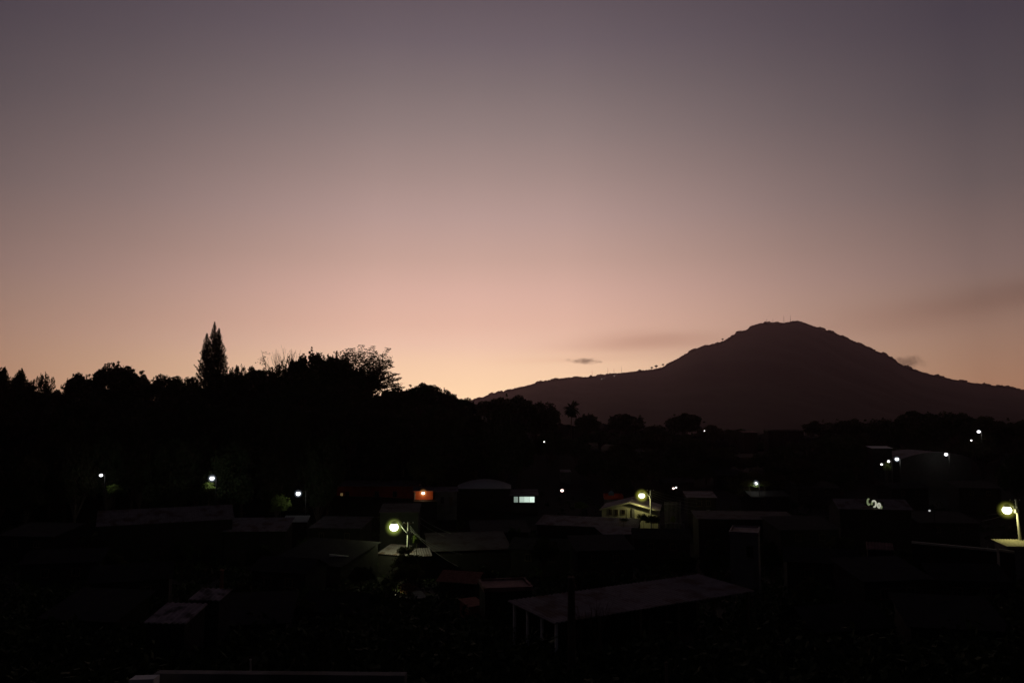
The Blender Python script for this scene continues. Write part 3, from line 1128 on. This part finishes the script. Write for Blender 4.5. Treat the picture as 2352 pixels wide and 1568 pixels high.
house('low shed with a pinkish sheet roof left of the long wall', 2022, 1262, 92, 2.7, 1.8, R(-22), 'shed', .5, 'dark', 'tinred', corr=True, over=.1, name='shed', cat='shed')
house('tile roofed house corner at the right edge below the street lamp', 2374, 1254, 103, 6.6, 3, R(-3), 'shed', .3, 'plaster', 'creamtile', over=.3, fascia='cream', corr=True)
house('barn with a low curved roof right of the white lamps', 2150, 1054, 246, 22, 18, R(-2), 'vault', 2.2, 'dark', 'tin', cat='barn', name='barn')
house('far flat roofed building seen just above the trees', 1805, 989, 380, 17, 9, R(-4), 'flat', .35, 'dark', 'plaster', windows=((-5, 1.6, 1.4, 1.4, 'dark'), (0, 1.6, 1.4, 1.4, 'dark'), (5, 1.6, 1.4, 1.4, 'dark')), cat='building', name='building')
house('far small roof left of the flat roofed building', 1724, 993, 390, 7, 6, R(6), 'shed', .6, 'dark', 'tinred')
house('pale wall of a house half hidden in trees above the glowing white strip', 1300, 1084, 232, 3.0, 5, R(0), 'shed', .4, 'plaster', 'tin', over=.1)
house('thin roofed house beside the pair of white lamps', 2026, 1029, 252, 6.0, 5, R(-6), 'shed', .4, 'dark', 'tinlight')

# the big open shed in front
SH = house('big open shed with a reddish corrugated roof on concrete posts', 1517, 1390, 53.7, 17, 5.4, R(30), 'shed', .16, 'dark', 'tin', over=.25, corr=True, open_=True,
           name='open_shed', cat='shed')
# near left scraps
house('small shed of rusty corrugated sheets with dark patches at lower left', 380, 1430, 47, 2.4, 2.4, R(-6), 'shed', .5, 'dark', 'tinpale', corr=True, over=.1, name='shed', cat='shed')
house('grey sheet roof just above the rusty corrugated shed', 470, 1377, 52, 2.0, 1.6, R(-6), 'shed', .3, 'dark', 'tinpale', corr=True, over=.1, name='shed', cat='shed')

# unlit houses that barely show in the dark
used = []
rg = random.Random(77)
for i in range(26):
    pass
DARKH = [(140, 1290, 100, 9, R(12)), (60, 1230, 130, 10, R(-8)), (300, 1330, 78, 7, R(20)), (180, 1420, 60, 6, R(-10)), (640, 1310, 92, 7, R(-15)), (560, 1430, 58, 6, R(8)),
         (760, 1400, 66, 5, R(-12)), (1150, 1222, 140, 10, R(6)), (1240, 1260, 118, 9, R(-12)), (1390, 1262, 112, 8, R(8)), (1520, 1236, 128, 9, R(-8)),
         (1860, 1215, 128, 10, R(5)), (1890, 1290, 92, 8, R(-15)), (2060, 1330, 76, 7, R(10)), (2230, 1330, 80, 7, R(-6)), (2180, 1200, 150, 11, R(-4)),
         (1770, 1140, 200, 10, R(8)), (1880, 1120, 215, 11, R(-6)), (2090, 1120, 205, 10, R(4)), (2250, 1120, 200, 10, R(-8)), (1960, 1440, 56, 6, R(14)), (2200, 1440, 55, 6, R(-12)),
         (1560, 1108, 230, 9, R(3)), (1680, 1090, 245, 9, R(-5))]
for i, (px, py, y, L, rz) in enumerate(DARKH):
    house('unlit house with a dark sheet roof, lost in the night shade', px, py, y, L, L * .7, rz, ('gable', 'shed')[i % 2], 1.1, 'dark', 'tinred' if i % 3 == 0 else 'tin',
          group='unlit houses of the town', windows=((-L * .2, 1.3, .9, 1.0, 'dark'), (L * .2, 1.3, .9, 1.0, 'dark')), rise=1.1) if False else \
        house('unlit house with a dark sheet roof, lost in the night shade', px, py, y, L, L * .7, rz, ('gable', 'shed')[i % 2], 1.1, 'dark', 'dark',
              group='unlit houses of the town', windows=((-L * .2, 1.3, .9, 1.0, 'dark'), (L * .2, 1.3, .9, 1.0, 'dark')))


def wall_run(label, pts, y0, y1, hh, th, m, name='boundary_wall', cat='wall', cope=None):
    """a wall whose top runs from one picture point to another"""
    a, c_ = at(*pts[0], y0), at(*pts[1], y1)
    d = c_ - a
    L = math.hypot(d.x, d.y)
    o = thing(name, label, cat, (a.x, a.y, a.z), math.atan2(d.y, d.x))
    o['kind'] = 'thing'
    sl = d.z / L
    w = MB()
    w.add([(0, -th / 2, -hh), (L, -th / 2, d.z - hh), (L, th / 2, d.z - hh), (0, th / 2, -hh), (0, -th / 2, 0), (L, -th / 2, d.z), (L, th / 2, d.z), (0, th / 2, 0)],
          [(3, 2, 1, 0), (4, 5, 6, 7), (0, 1, 5, 4), (1, 2, 6, 5), (2, 3, 7, 6), (3, 0, 4, 7)])
    w.build('wall', MT[m], o)
    if cope:
        k = MB()
        t2 = th / 2 + .06
        k.add([(-.05, -t2, .003), (L, -t2, d.z + .003), (L, t2, d.z + .003), (-.05, t2, .003), (-.05, -t2, .25), (L, -t2, d.z + .25), (L, t2, d.z + .25), (-.05, t2, .25)],
              [(3, 2, 1, 0), (4, 5, 6, 7), (0, 1, 5, 4), (1, 2, 6, 5), (2, 3, 7, 6), (3, 0, 4, 7)])
        k.build('coping', MT[cope], o)
    return o


wall_run('long dark wall with a pale coping running to the lamp at right', [(2095, 1247), (2289, 1266)], 97, 92, 4.5, .25, 'dark', cope='concrete')
wall_run('short pale topped wall end below the tiled roof corner', [(2296, 1265), (2330, 1270)], 92, 91, 4.5, .25, 'dark', cope='cream')
wall_run('concrete parapet along the bottom edge at left', [(362, 1557), (932, 1562)], 31, 30, 4, .3, 'plaster', 'parapet', 'wall', 'plaster')
wall_run('pale block end of the bottom parapet', [(304, 1555), (360, 1553)], 29.5, 29.5, 4, .5, 'white', 'parapet_block', 'wall')
wall_run('white beam edge catching the lamplight on the sloping roof', [(757, 1272), (800, 1276)], 106, 105.4, .3, .2, 'white', 'roof_beam', 'beam')


def simple_post(label, px, py0, py1, y, r, m, lean=0, name='post'):
    p = at(px, py0, y)
    o = thing(name, label, 'post', (p.x, y, G(p.x, y)))
    t = MB()
    h = p.z - G(p.x, y)
    t.tube([(-lean, 0, -.3), (0, 0, h * .6), (lean * .4, 0, h)], [r * 1.1, r, r * .8], 8)
    t.build('shaft', MT[m], o)
    t = MB()
    t.tube([(lean * .4, 0, h), (lean * .4, 0, h + .05)], [r * 1.2, r * .9], 8)
    t.build('cap', MT[m], o)
    return o


simple_post('dark wooden pole rising in front of the big shed roof', 1312, 1326, 1430, 44, .22, 'bark', 0, 'wooden_pole')
simple_post('pale leaning post above the bottom parapet', 578, 1515, 1555, 33, .05, 'concrete', -.12)
simple_post('red brick pillar at left among the dark houses', 510, 1309, 1332, 66, .18, 'brick', 0, 'brick_pillar')
simple_post('brown post stub at the bottom edge right of centre', 1530, 1522, 1560, 31, .07, 'wood')

# bare twigs over the shed roof
p = at(1400, 1330, 46)
o = thing('bare_shrub', 'thin leafless twigs in front of the big shed roof', 'shrub', (p.x, 46, G(p.x, 46)))
tw, tips = MB(), []
r4 = random.Random(4)
for k_ in range(6):
    d = Vector((r4.uniform(-.5, .6), r4.uniform(-.3, .3), 1)).normalized()
    branching(tw, Vector((r4.uniform(-1.5, 1.5), 0, -.2)), d, 1.5, .035, 3, r4, tips, .4, .1)
tw.build('twigs', MT['bark'], o)

# path draped on the slope
pa, pb = (958, 1345), (992, 1378)
pm = MB()
cpts = []
for i in range(7):
    y = 97 - 14 * i / 6
    x = (962 + 16 * i / 6 - 1176) / F * y
    w = .55 + .18 * i / 6
    for sx in (-1, 1):
        cpts.append((x + sx * w, y, G(x, y) + .08 + .02 * sx))
pm.add(cpts, [(2 * i, 2 * i + 1, 2 * i + 3, 2 * i + 2) for i in range(6)])
tag(pm.build('path', MT['path']), None, None, None, 'structure')


# ------------------------------------------------------------------ lamps
POWER = {}


def head(parent, c, r, core, halo, hr):
    c = Vector(c)
    hm = MB()
    hm.tube([c + Vector((0, 0, r * .75)), c + Vector((0, 0, r * 1.15)), c + Vector((0, 0, r * 1.4))], [r * .75, r * .6, r * .12], 10)
    hm.build('lamp_hood', MT['metal'], parent)
    bm_ = MB()
    bm_.ball(c, r, 14, 9, (1, .9, rnd.uniform(.8, .95)))
    bo = bm_.build('bulb', core, parent, True)
    if core.name in POWER:
        p_, col_ = POWER[core.name]
        ld = bpy.data.lights.new('lamp_light', 'POINT')
        ld.energy = p_
        ld.color = col_
        ld.shadow_soft_size = .14
        lo = bpy.data.objects.new('lamp_light', ld)
        COL.objects.link(lo)
        lo.parent = parent
        lo.location = c + Vector((0, 0, -r * .95 - .16))
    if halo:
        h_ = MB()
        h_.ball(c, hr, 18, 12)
        h_.build('bloom_ball', halo, parent, True)  # added glow imitating lens bloom, not a part of the lamp


E_YG = emit('yellow_green_lamp', (1.0, 1.0, .80), 3)
POWER['yellow_green_lamp'] = (620, (.88, 1.0, .50))
E_Y = emit('yellow_lamp', (1.0, 1.0, .75), 3)
POWER['yellow_lamp'] = (340, (1.0, .96, .40))
E_W = emit('white_lamp', (.96, .97, 1.0), 3)
POWER['white_lamp'] = (170, (.92, .98, .95))
E_W2 = emit('small_white_lamp', (1.0, .97, .95), 3)
E_O = emit('orange_lamp', (1.0, .85, .62), 3)
POWER['orange_lamp'] = (70, (1.0, .55, .25))
E_P = emit('pinkish_lamp', (1.0, .72, .62), 3)
E_G = emit('garden_lamp', (1, .95, .72), 2)
POWER['garden_lamp'] = (150, (1, .92, .62))
H_YG = bloom_volume('green_yellow_bloom', (.72, .9, .16), 1.15)
H_Y = bloom_volume('yellow_bloom', (.9, .9, .12), .95)
H_W = bloom_volume('white_bloom', (.75, .85, 1.0), 1.7)
H_O = bloom_volume('orange_bloom', (1.0, .40, .10), 1.2)


def street_lamp(label, lpx, lpy, ppx, ptop, y, r, hr, core, halo, lean=0.0, box=True):
    lp = at(lpx, lpy, y)
    pt = at(ppx, ptop, y)
    g = G(pt.x, y)
    o = thing('street_lamp', label, 'street lamp', (pt.x, y, g))
    h = pt.z - g
    t = MB()
    t.tube([(lean, 0, -.6), (lean * .4, 0, h * .6), (0, 0, h)], [.24, .19, .13], 10)
    t.build('pole', MT['concrete'], o)
    lc = Vector((lp.x - pt.x, 0, lp.z - g))
    a = MB()
    zt = h - .9
    a.tube([(0, 0, zt - .9), (lc.x * .35, 0, zt - .05), (lc.x * .75, 0, lc.z + r * 1.3), (lc.x, 0, lc.z + r * 1.35)], [.06, .055, .05, .05], 6)
    a.tube([(0, 0, zt - .2), (lc.x * .5, 0, lc.z + r * 1.1)], [.04, .03], 5)
    a.build('arm', MT['metal'], o)
    b_ = MB()
    b_.box((.0, 0, zt - .65), (.44, .44, .55))
    b_.build('clamp', MT['concrete'], o)
    c_ = MB()
    c_.box((0, .2, h - .25), (1.5, .1, .12))
    c_.build('crossarm', MT['wood'], o)
    for sx in (-.65, 0, .65):
        i_ = MB()
        i_.tube([(sx, .2, h - .19), (sx, .2, h - .1), (sx, .2, h - .02)], [.05, .08, .03], 8)
        i_.build('insulator', MT['white'], o)
    head(o, lc, r, core, halo, hr)
    return o, Vector((pt.x, y, pt.z))


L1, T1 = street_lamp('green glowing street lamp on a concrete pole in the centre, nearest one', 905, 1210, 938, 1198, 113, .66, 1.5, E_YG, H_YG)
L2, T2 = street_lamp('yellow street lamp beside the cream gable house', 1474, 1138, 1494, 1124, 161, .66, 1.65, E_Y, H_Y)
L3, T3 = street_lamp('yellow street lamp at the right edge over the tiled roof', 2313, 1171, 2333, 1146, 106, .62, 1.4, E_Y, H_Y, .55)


def pole_lamp(label, px, py, y, r, core, halo=None, hr=None, side=.9, name='pole_lamp', cat='lamp'):
    p = at(px, py, y)
    g = G(p.x + side, y)
    o = thing(name, label, cat, (p.x + side, y, g))
    h = p.z - g
    t = MB()
    t.tube([(0, 0, -.5), (0, 0, h + .5)], [.12, .08], 7)
    t.build('pole', MT['dark'], o)
    a = MB()
    a.tube([(0, 0, h + .3), (-side * .6, 0, h + r + .35), (-side, 0, h + r * 1.2)], .04, 5)
    a.build('arm', MT['dark'], o)
    head(o, Vector((-side, 0, h)), r, core, halo, hr)
    return o


pole_lamp('small white lamp alone in the dark trees at far left', 232, 1091, 166, .36, E_W)
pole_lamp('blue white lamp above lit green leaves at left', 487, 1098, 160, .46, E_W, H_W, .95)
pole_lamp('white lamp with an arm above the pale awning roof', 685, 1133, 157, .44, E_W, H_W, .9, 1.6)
pole_lamp('pinkish white lamp right of the glowing white strip', 1291, 1126, 200, .42, E_P, None, None)
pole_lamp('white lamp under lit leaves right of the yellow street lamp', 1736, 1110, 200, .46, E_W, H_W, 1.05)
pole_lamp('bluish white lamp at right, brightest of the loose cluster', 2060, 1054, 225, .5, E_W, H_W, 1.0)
pole_lamp('dim round lamp left of the bluish white one', 2041, 1059, 228, .38, E_W2)
pole_lamp('tiny lamp leftmost of the loose cluster at right', 2025, 1066, 228, .34, E_W2)
pole_lamp('white lamp above the curved barn roof', 2173, 1043, 240, .52, E_W)
pole_lamp('upper white lamp near the right edge among trees', 2248, 991, 265, .58, E_W)
pole_lamp('tiny white lamp just below the upper right lamp', 2231, 1011, 262, .28, E_W2)
pole_lamp('tiny lone lamp in the dark trees left of centre right', 1250, 1014, 255, .24, E_W2)
pole_lamp('tiny lamp below the lone round headed tree', 1618, 989, 320, .26, E_W2)
pole_lamp('left warm lamp of the little pair right of the yellow street lamp', 1547, 1121, 185, .26, E_P)
pole_lamp('right white lamp of the little pair right of the yellow street lamp', 1553, 1119, 185, .20, E_W2, side=.5)
pole_lamp('faint small lamp on the dark roofs at right', 2135, 1172, 150, .20, emit('faint_lamp', (1, 1, 1), .5))


def wall_lamp(label, px, py, y, r, core, halo, hr):
    p = at(px, py, y)
    o = thing('wall_lamp', label, 'lamp', (p.x, p.y, p.z))
    a = MB()
    a.tube([(0, .9, r * 1.6), (0, .4, r * 1.9), (0, 0, r * 1.3)], .03, 5)
    a.build('bracket', MT['metal'], o)
    head(o, Vector((0, 0, 0)), r, core, halo, hr)


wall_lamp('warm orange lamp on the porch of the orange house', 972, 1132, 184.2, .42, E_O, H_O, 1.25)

# faint lights of houses on the far ridge
for px, py, lab in ((1388, 869, 'faint far house light on the low ridge, right of its pair'), (1382, 870, 'faint far house light on the low ridge, left of its pair'),
                    (1376, 877, 'faint far light under the pair on the ridge'), (1364, 882, 'faint far light lowest on the ridge under the masts'),
                    (1411, 863, 'faint far light close under the tallest ridge mast'), (1330, 895, 'faint far light lone on the lower left slope')):
    p = at(px, py, 4700)
    o = thing('far_lamp', lab, 'light', (p.x, 4700, p.z - 3))
    q = MB()
    q.ball((0, 0, 3), 3.0, 8, 6)
    q.build('bulb', emit('far_light', (1, .85, .75), .42), o)
    q = MB()
    q.tube([(0, 0, -150), (0, 0, 1)], .4, 5)
    q.build('pole', MT['dark'], o)


# ------------------------------------------------------------------ wires
def wire(label, a, c_, sag=.8, r=.02, group=None):
    a, c_ = Vector(a), Vector(c_)
    pts = [a.lerp(c_, i / 12) - Vector((0, 0, sag * 4 * (i / 12) * (1 - i / 12))) for i in range(13)]
    t = MB()
    t.tube(pts, r, 5)
    tag(t.build('power_line', MT['black_w']), label, 'cable', group)


MT['black_w'] = mat('grey_cable', (.22, .22, .2), .6, .1, 3)
for i, (q, z) in enumerate(((at(1010, 1262, 100), 'upper'), (at(1052, 1300, 88), 'lower'), (at(1062, 1272, 100), 'middle'))):
    wire('%s cable dropping from the central street lamp towards the tiled house' % z, T1 + Vector((.2, 0, -.5 - .35 * i)), q, .5, .022)
wire('cable slanting from the dark red house past the central lamp, upper one', at(940, 1166, 170), at(1035, 1224, 120), .6, .025)
wire('cable slanting from the dark red house past the central lamp, lower one', at(925, 1166, 170), at(1020, 1230, 120), .6, .025)
for i, nm in enumerate(('topmost', 'second', 'third', 'fourth', 'lowest')):
    wire('%s of the cables running right from the yellow lamp at the cream house' % nm, T2 + Vector((.1, .2, -.1 - .42 * i)), at(1602, 1146 + 9 * i, 166), .35, .025)
wire('upper cable running left from the right edge street lamp', T3 + Vector((0, 0, -1.0)), at(2268, 1182, 80), .2, .02)
wire('lower cable running left from the right edge street lamp', T3 + Vector((0, 0, -1.3)), at(2255, 1196, 78), .2, .02)

# ------------------------------------------------------------------ lit plants, tank, ornaments
def bush(label, px, pytop, wpx, hpx, y, proto=BRIGHT, cat='shrub', name='shrub'):
    p = at(px, pytop, y)
    h = hpx / F * y
    g = G(p.x, y)
    o = thing(name, label, cat, (p.x, y, min(g, p.z - h)))
    zb = p.z - h - o.location.z
    c_ = put('crown', proto[1], o)
    c_.scale = (wpx / F * y / (2 * NR),) * 2 + (h / NH * 1.1,)
    c_.location = (0, 0, zb - h * .08)
    c_.rotation_euler = (0, 0, rnd.uniform(0, 6))
    t = MB()
    t.tube([(0, 0, -.3), (.05, 0, zb * .5), (0, 0, zb + h * .5)], [.09, .07, .03], 6)
    t.build('trunk', MT['bark'], o)
    return o


bush('small green tree lit by the blue white lamp at left', 481, 1106, 30, 30, 161.5)
bush('leafy green bush left of the pale awning roof', 645, 1136, 48, 50, 158.5)
bush('round clipped bush right of the central lamp pole', 957, 1227, 24, 26, 112)
bush('unlit bush at the foot of the central lamp pole', 931, 1256, 46, 34, 108, PROTO[4])
bush('broad dark shrub hiding the lower part of the central lamp pole', 936, 1274, 84, 50, 105, PROTO[1])
bush('leafy tree below the central lamp with brownish lower leaves', 930, 1296, 84, 66, 96, LOOSE2)
bush('lit green bush beside the small garden lamp', 900, 1338, 40, 30, 91.6)
bush('reddish brown lit bush left of the pale path', 934, 1334, 46, 38, 91.8, REDDISH)
pole_lamp('tiny garden lamp half hidden among lit bushes below the central street lamp', 904, 1360, 90.6, .11, E_G, side=.3)
bush('small tree lit by the white lamp right of the yellow street lamp', 1722, 1102, 44, 20, 200.6)
bush('second small lit tree right of the white lamp', 1756, 1104, 34, 16, 200.8)
bush('dark bush at the foot of the yellow street lamp by the cream house', 1478, 1180, 34, 32, 150, LOOSE)
bush('dark bush right of the pole of the cream house lamp', 1500, 1184, 40, 30, 151, PROTO[1])
bush('round lit shrub right of the cream house', 1546, 1185, 14, 18, 158)
bush('faint green bush left of the red parapet house', 1432, 1190, 24, 12, 142, LOOSE)
bush('faint bushes between glowing strip and red parapet house', 1335, 1152, 34, 20, 180)
bush('dim lit sapling under the loose cluster of lamps at right', 2036, 1060, 20, 26, 229)
bush('faint lit bush right of the small white far left lamp', 264, 1112, 34, 26, 168)

p = at(1404, 1140, 186)
o = thing('water_tank', 'pale blue water tank on the red parapet house roof', 'water tank', (p.x, 186, p.z))
t = MB()
t.tube([(0, 0, 0), (0, 0, .1), (0, 0, 1.0), (0, 0, 1.15), (0, 0, 1.3)], [.62, .68, .68, .5, .22], 16)
t.build('tank', MT['blue'], o)
t = MB()
t.tube([(0, 0, 1.3), (0, 0, 1.42)], [.24, .2], 12)
t.build('lid', MT['blue'], o)

# pale curled ornaments, lit, on the dark front at right
p = at(2007, 1156, 150)
o = thing('lit_sign', 'pale green curled shapes glowing on a dark board at right', 'sign', (p.x, 150, p.z), R(-10))
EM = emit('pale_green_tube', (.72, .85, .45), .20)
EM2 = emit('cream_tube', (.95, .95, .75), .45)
s = MB()
s.box((.1, .12, 0), (3.2, .1, 1.6), 0, Matrix.Rotation(R(16), 3, 'Y'))
s.build('board', MT['dark'], o)
for cx, cz, rx, rz_, a0, a1, m in ((-.92, .3, .2, .55, 60, 330, EM), (0.05, -.02, .34, .58, -110, 150, EM2), (-.12, -.08, .22, .42, 120, 200, EM), (.92, -.34, .22, .42, -30, 320, EM2), (1.12, -.6, .25, .3, -60, 40, EM)):
    q = MB()
    q.tube([(cx + rx * math.cos(R(a0 + (a1 - a0) * i / 16)), 0, cz + rz_ * math.sin(R(a0 + (a1 - a0) * i / 16))) for i in range(17)], .16, 6)
    q.build('glowing_tube', m, o)

# fence with thin bars right of the cream house
p = at(1545, 1152, 160)
g = G(p.x, 160)
o = thing('bar_fence', 'tall fence of thin vertical bars right of the cream house', 'fence', (p.x, 160, g))
q = MB()
for i in range(13):
    q.box((-1.6 + 3.2 * i / 12, 0, (p.z - g) / 2), (.06, .06, p.z - g))
q.build('bars', MT['metal'], o)
q = MB()
q.box((0, .05, (p.z - g) * .95), (3.4, .04, .08))
q.box((0, .05, (p.z - g) * .5), (3.4, .04, .08))
q.build('rails', MT['metal'], o)

for px, pt, wp, y in ((1640, 1236, 70, 100), (1770, 1240, 60, 104), (1250, 1232, 70, 108), (1110, 1300, 60, 86), (1560, 1268, 80, 92), (700, 1236, 60, 122), (600, 1250, 66, 112),
                      (420, 1244, 70, 108), (250, 1262, 80, 104), (830, 1300, 60, 92), (1400, 1248, 56, 118), (1930, 1232, 70, 110), (2080, 1290, 80, 84), (1180, 1210, 44, 134),
                      (560, 1340, 70, 76), (690, 1380, 80, 64), (1860, 1330, 80, 74), (240, 1370, 90, 66)):
    tree_px(LOW[rnd.randrange(3)] if rnd.random() < .5 else PROTO[rnd.randrange(6)], px, pt, wp, y, 'unlit garden tree between the dark houses', 'garden trees')

# the unlit masses
HOUSES = [(o_.location.x, o_.location.y) for o_ in bpy.data.objects if o_.parent is None and o_.get('category') in ('house', 'shed', 'hall', 'barn', 'street lamp', 'lamp', 'outhouse')]


def clear(x, y, w):
    # keep the line of sight to lamps and houses open
    for hx, hy in HOUSES:
        if y < hy + 6 and y > hy - 35 and abs(x * hy / y - hx) < 7 + w * .5 * hy / y:
            return False
    return True


def free(x, y, w):
    return all((x - hx) ** 2 + (y - hy) ** 2 > (w * .5 + 7) ** 2 for hx, hy in HOUSES)


def wood(n, px0, px1, y0, y1, d0, d1, w0, w1, label, group, seed, keep=clear, hmin=6, hmax=21):
    """trees whose tops reach to within d0..d1 (print pixels) of the skyline"""
    rg = random.Random(seed)
    made = []
    tries = 0
    while len(made) < n and tries < n * 80:
        tries += 1
        y, px, w = rg.uniform(y0, y1), rg.uniform(px0, px1), rg.uniform(w0, w1)
        q = at(px, float(np.interp(px, SKX, SKY_)) + rg.uniform(d0, d1) + w * .6, y)
        if 1284 < proj(q)[0] < 1346 and proj(q)[1] < 986:
            continue
        h = q.z - G(q.x, y)
        if not hmin < h < hmax or (keep and not keep(q.x, y, w)):
            continue
        if any((q.x - a) ** 2 + (y - c_) ** 2 < (.36 * (w + d)) ** 2 for a, c_, d in made):
            continue
        made.append((q.x, y, w))
        spawn(LOW[rg.randrange(3)], q.x, y, h, w, label, 'tree', group)


wood(85, -120, 1290, 205, 262, 12, 70, 11, 17, 'dark broadleaf tree in the unlit hillside wood below the left skyline', 'hillside wood at left', 3)
wood(44, -100, 1000, 168, 205, 70, 190, 9, 13, 'dark broadleaf tree at the foot of the left hillside wood', 'trees at the foot of the left hill', 4, hmin=5)
wood(72, 1230, 2480, 255, 420, 6, 60, 13, 22, 'dark broadleaf tree in the flat belt of trees below the mountain', 'tree belt below the mountain', 6, hmin=5)
wood(28, 1230, 2480, 205, 255, 55, 120, 9, 13, 'dark broadleaf tree among the far houses at right', 'trees among the far houses', 9, hmin=4)
fill(10, -60, 2420, 60, 150, 3, 5.5, 4, 7, 'unlit garden tree between the dark houses', 'garden trees', 60, 10, keep=clear)


V, Fc = [], []
for k in range(4500):
    y = 430 * (1500 / 430) ** rng.random()
    x = rng.uniform(-.15, .8) * y
    r = rng.uniform(4, 8)
    V.append(ICO * (1 + rng.uniform(-.35, .35, (12, 1))) * r * np.array([1, 1, rng.uniform(.7, 1.1)]) + np.array([x, y, G(x, y) + r * .35]))
    Fc.append(ICOF + 12 * k)
b = MB()
b.v = np.concatenate(V).tolist()
b.f = np.concatenate(Fc).tolist()
tag(b.build('distant_wood', MT['forest']), 'dark far wood on the plain between the town and the mountain foot', 'wood', None, 'stuff')

# weeds and shrubs that fill the yards between the houses
pts = []
n_ = 0
while n_ < 3400:
    y = 33 * (215 / 33) ** rng.random()
    x = rng.uniform(-.74, .74) * y
    if any(abs((x - a) * math.cos(w) + (y - c_) * math.sin(w)) < L / 2 + .9 and -1.0 < -(x - a) * math.sin(w) + (y - c_) * math.cos(w) < D + 1.0 for a, c_, w, L, D in FOOT):
        continue
    if 84 < y < 99 and abs(x - (966 - 1176) / F * y) < 2.2:
        continue
    n_ += 1
    r = rng.uniform(.5, 1.5) * (1.5 if rng.random() < .2 else 1)
    m = int(16 + 18 * r)
    d = rng.normal(size=(m, 3))
    d /= np.linalg.norm(d, axis=1)[:, None]
    d[:, 2] = np.abs(d[:, 2])
    pts.append(np.array([x, y, G(x, y)]) + d * rng.uniform(.2, 1, (m, 1)) ** .5 * np.array([r, r, r * rng.uniform(.6, 1.3)]))
v, f = leaf_quads(np.concatenate(pts), .30, rng)
tag(put('undergrowth', np_mesh('undergrowth', v, f, MT['leaf'])), 'dark weeds and low shrubs filling the yards between the houses', 'undergrowth', None, 'stuff')

# ------------------------------------------------------------------ clouds, behind the haze
def cloud(label, px, py, y, w, h, d, seed, dens):
    p = at(px, py, y)
    m = bpy.data.materials.new('cloud')
    m.use_nodes = True
    t = m.node_tree
    t.nodes.clear()
    tcn = N(t, 'ShaderNodeTexCoord')
    mp = N(t, 'ShaderNodeMapping')
    t.links.new(tcn.outputs['Object'], mp.inputs['Vector'])
    ln = N(t, 'ShaderNodeVectorMath', operation='LENGTH')
    t.links.new(mp.outputs[0], ln.inputs[0])
    mp.inputs['Scale'].default_value = (2 / w, 2 / d, 2 / h)
    n1 = N(t, 'ShaderNodeTexNoise')
    n1.noise_dimensions = '3D'
    mp2 = N(t, 'ShaderNodeMapping')
    mp2.inputs['Scale'].default_value = (6 / w, 6 / w, 2.2 / h)
    mp2.inputs['Location'].default_value = (seed, seed * 2, 0)
    t.links.new(tcn.outputs['Object'], mp2.inputs['Vector'])
    t.links.new(mp2.outputs[0], n1.inputs['Vector'])
    n1.inputs['Scale'].default_value = 1.0
    n1.inputs['Detail'].default_value = 5
    f_ = M(t, 'SUBTRACT', M(t, 'ADD', M(t, 'MULTIPLY', n1.outputs[0], 1.7), -.06), ln.outputs['Value'])
    f_ = M(t, 'MULTIPLY', f_, dens * 2.2, None)
    f_ = M(t, 'MAXIMUM', f_, 0.0)
    v = N(t, 'ShaderNodeVolumePrincipled')
    v.inputs['Color'].default_value = (.55, .5, .52, 1)
    v.inputs['Anisotropy'].default_value = 0.3
    t.links.new(f_, v.inputs['Density'])
    o_ = N(t, 'ShaderNodeOutputMaterial')
    t.links.new(v.outputs[0], o_.inputs['Volume'])
    b = MB()
    b.ball((0, 0, 0), 1.0, 24, 14, (w / 2, d / 2, h / 2))
    ob = b.build('cloud', m, None, True)
    ob.location = p
    tag(ob, label, 'cloud')


KC = 8600 / F
cloud('small dark smoky cloud over the low left ridge of the mountain', 1343, 829, 8600, 104 * KC, 19 * KC, 260, 1.3, .006)
cloud('dark cloud scrap hugging the right mountain flank', 2082, 831, 8600, 120 * KC, 40 * KC, 260, 4.1, .005)

st = at(1450, 375, 20000)
b = MB()
b.ball((0, 0, 0), 9, 8, 6)
ob = b.build('evening_star', emit('star_light', (.9, .8, .75), .5), None)
ob.location = st
tag(ob, 'single tiny pale star high in the dusk sky, right of centre', 'star', None, 'thing')

# ------------------------------------------------------------------ haze
b = MB()
b.box((0, 2750, 348), (17900, 6300, 750))
hz = b.build('haze', None)
m = bpy.data.materials.new('haze')
m.use_nodes = True
t = m.node_tree
t.nodes.clear()
v = N(t, 'ShaderNodeVolumePrincipled')
v.inputs['Color'].default_value = (1, .70, .77, 1)
v.inputs['Density'].default_value = 5.0e-5
v.inputs['Anisotropy'].default_value = .70
o_ = N(t, 'ShaderNodeOutputMaterial')
t.links.new(v.outputs[0], o_.inputs['Volume'])
hz.data.materials.append(m)
tag(hz, 'thin dusk haze in the air before the mountain', 'haze', None, 'stuff')

for o_ in bpy.data.objects:
    if '_e' in o_:
        del o_['_e']
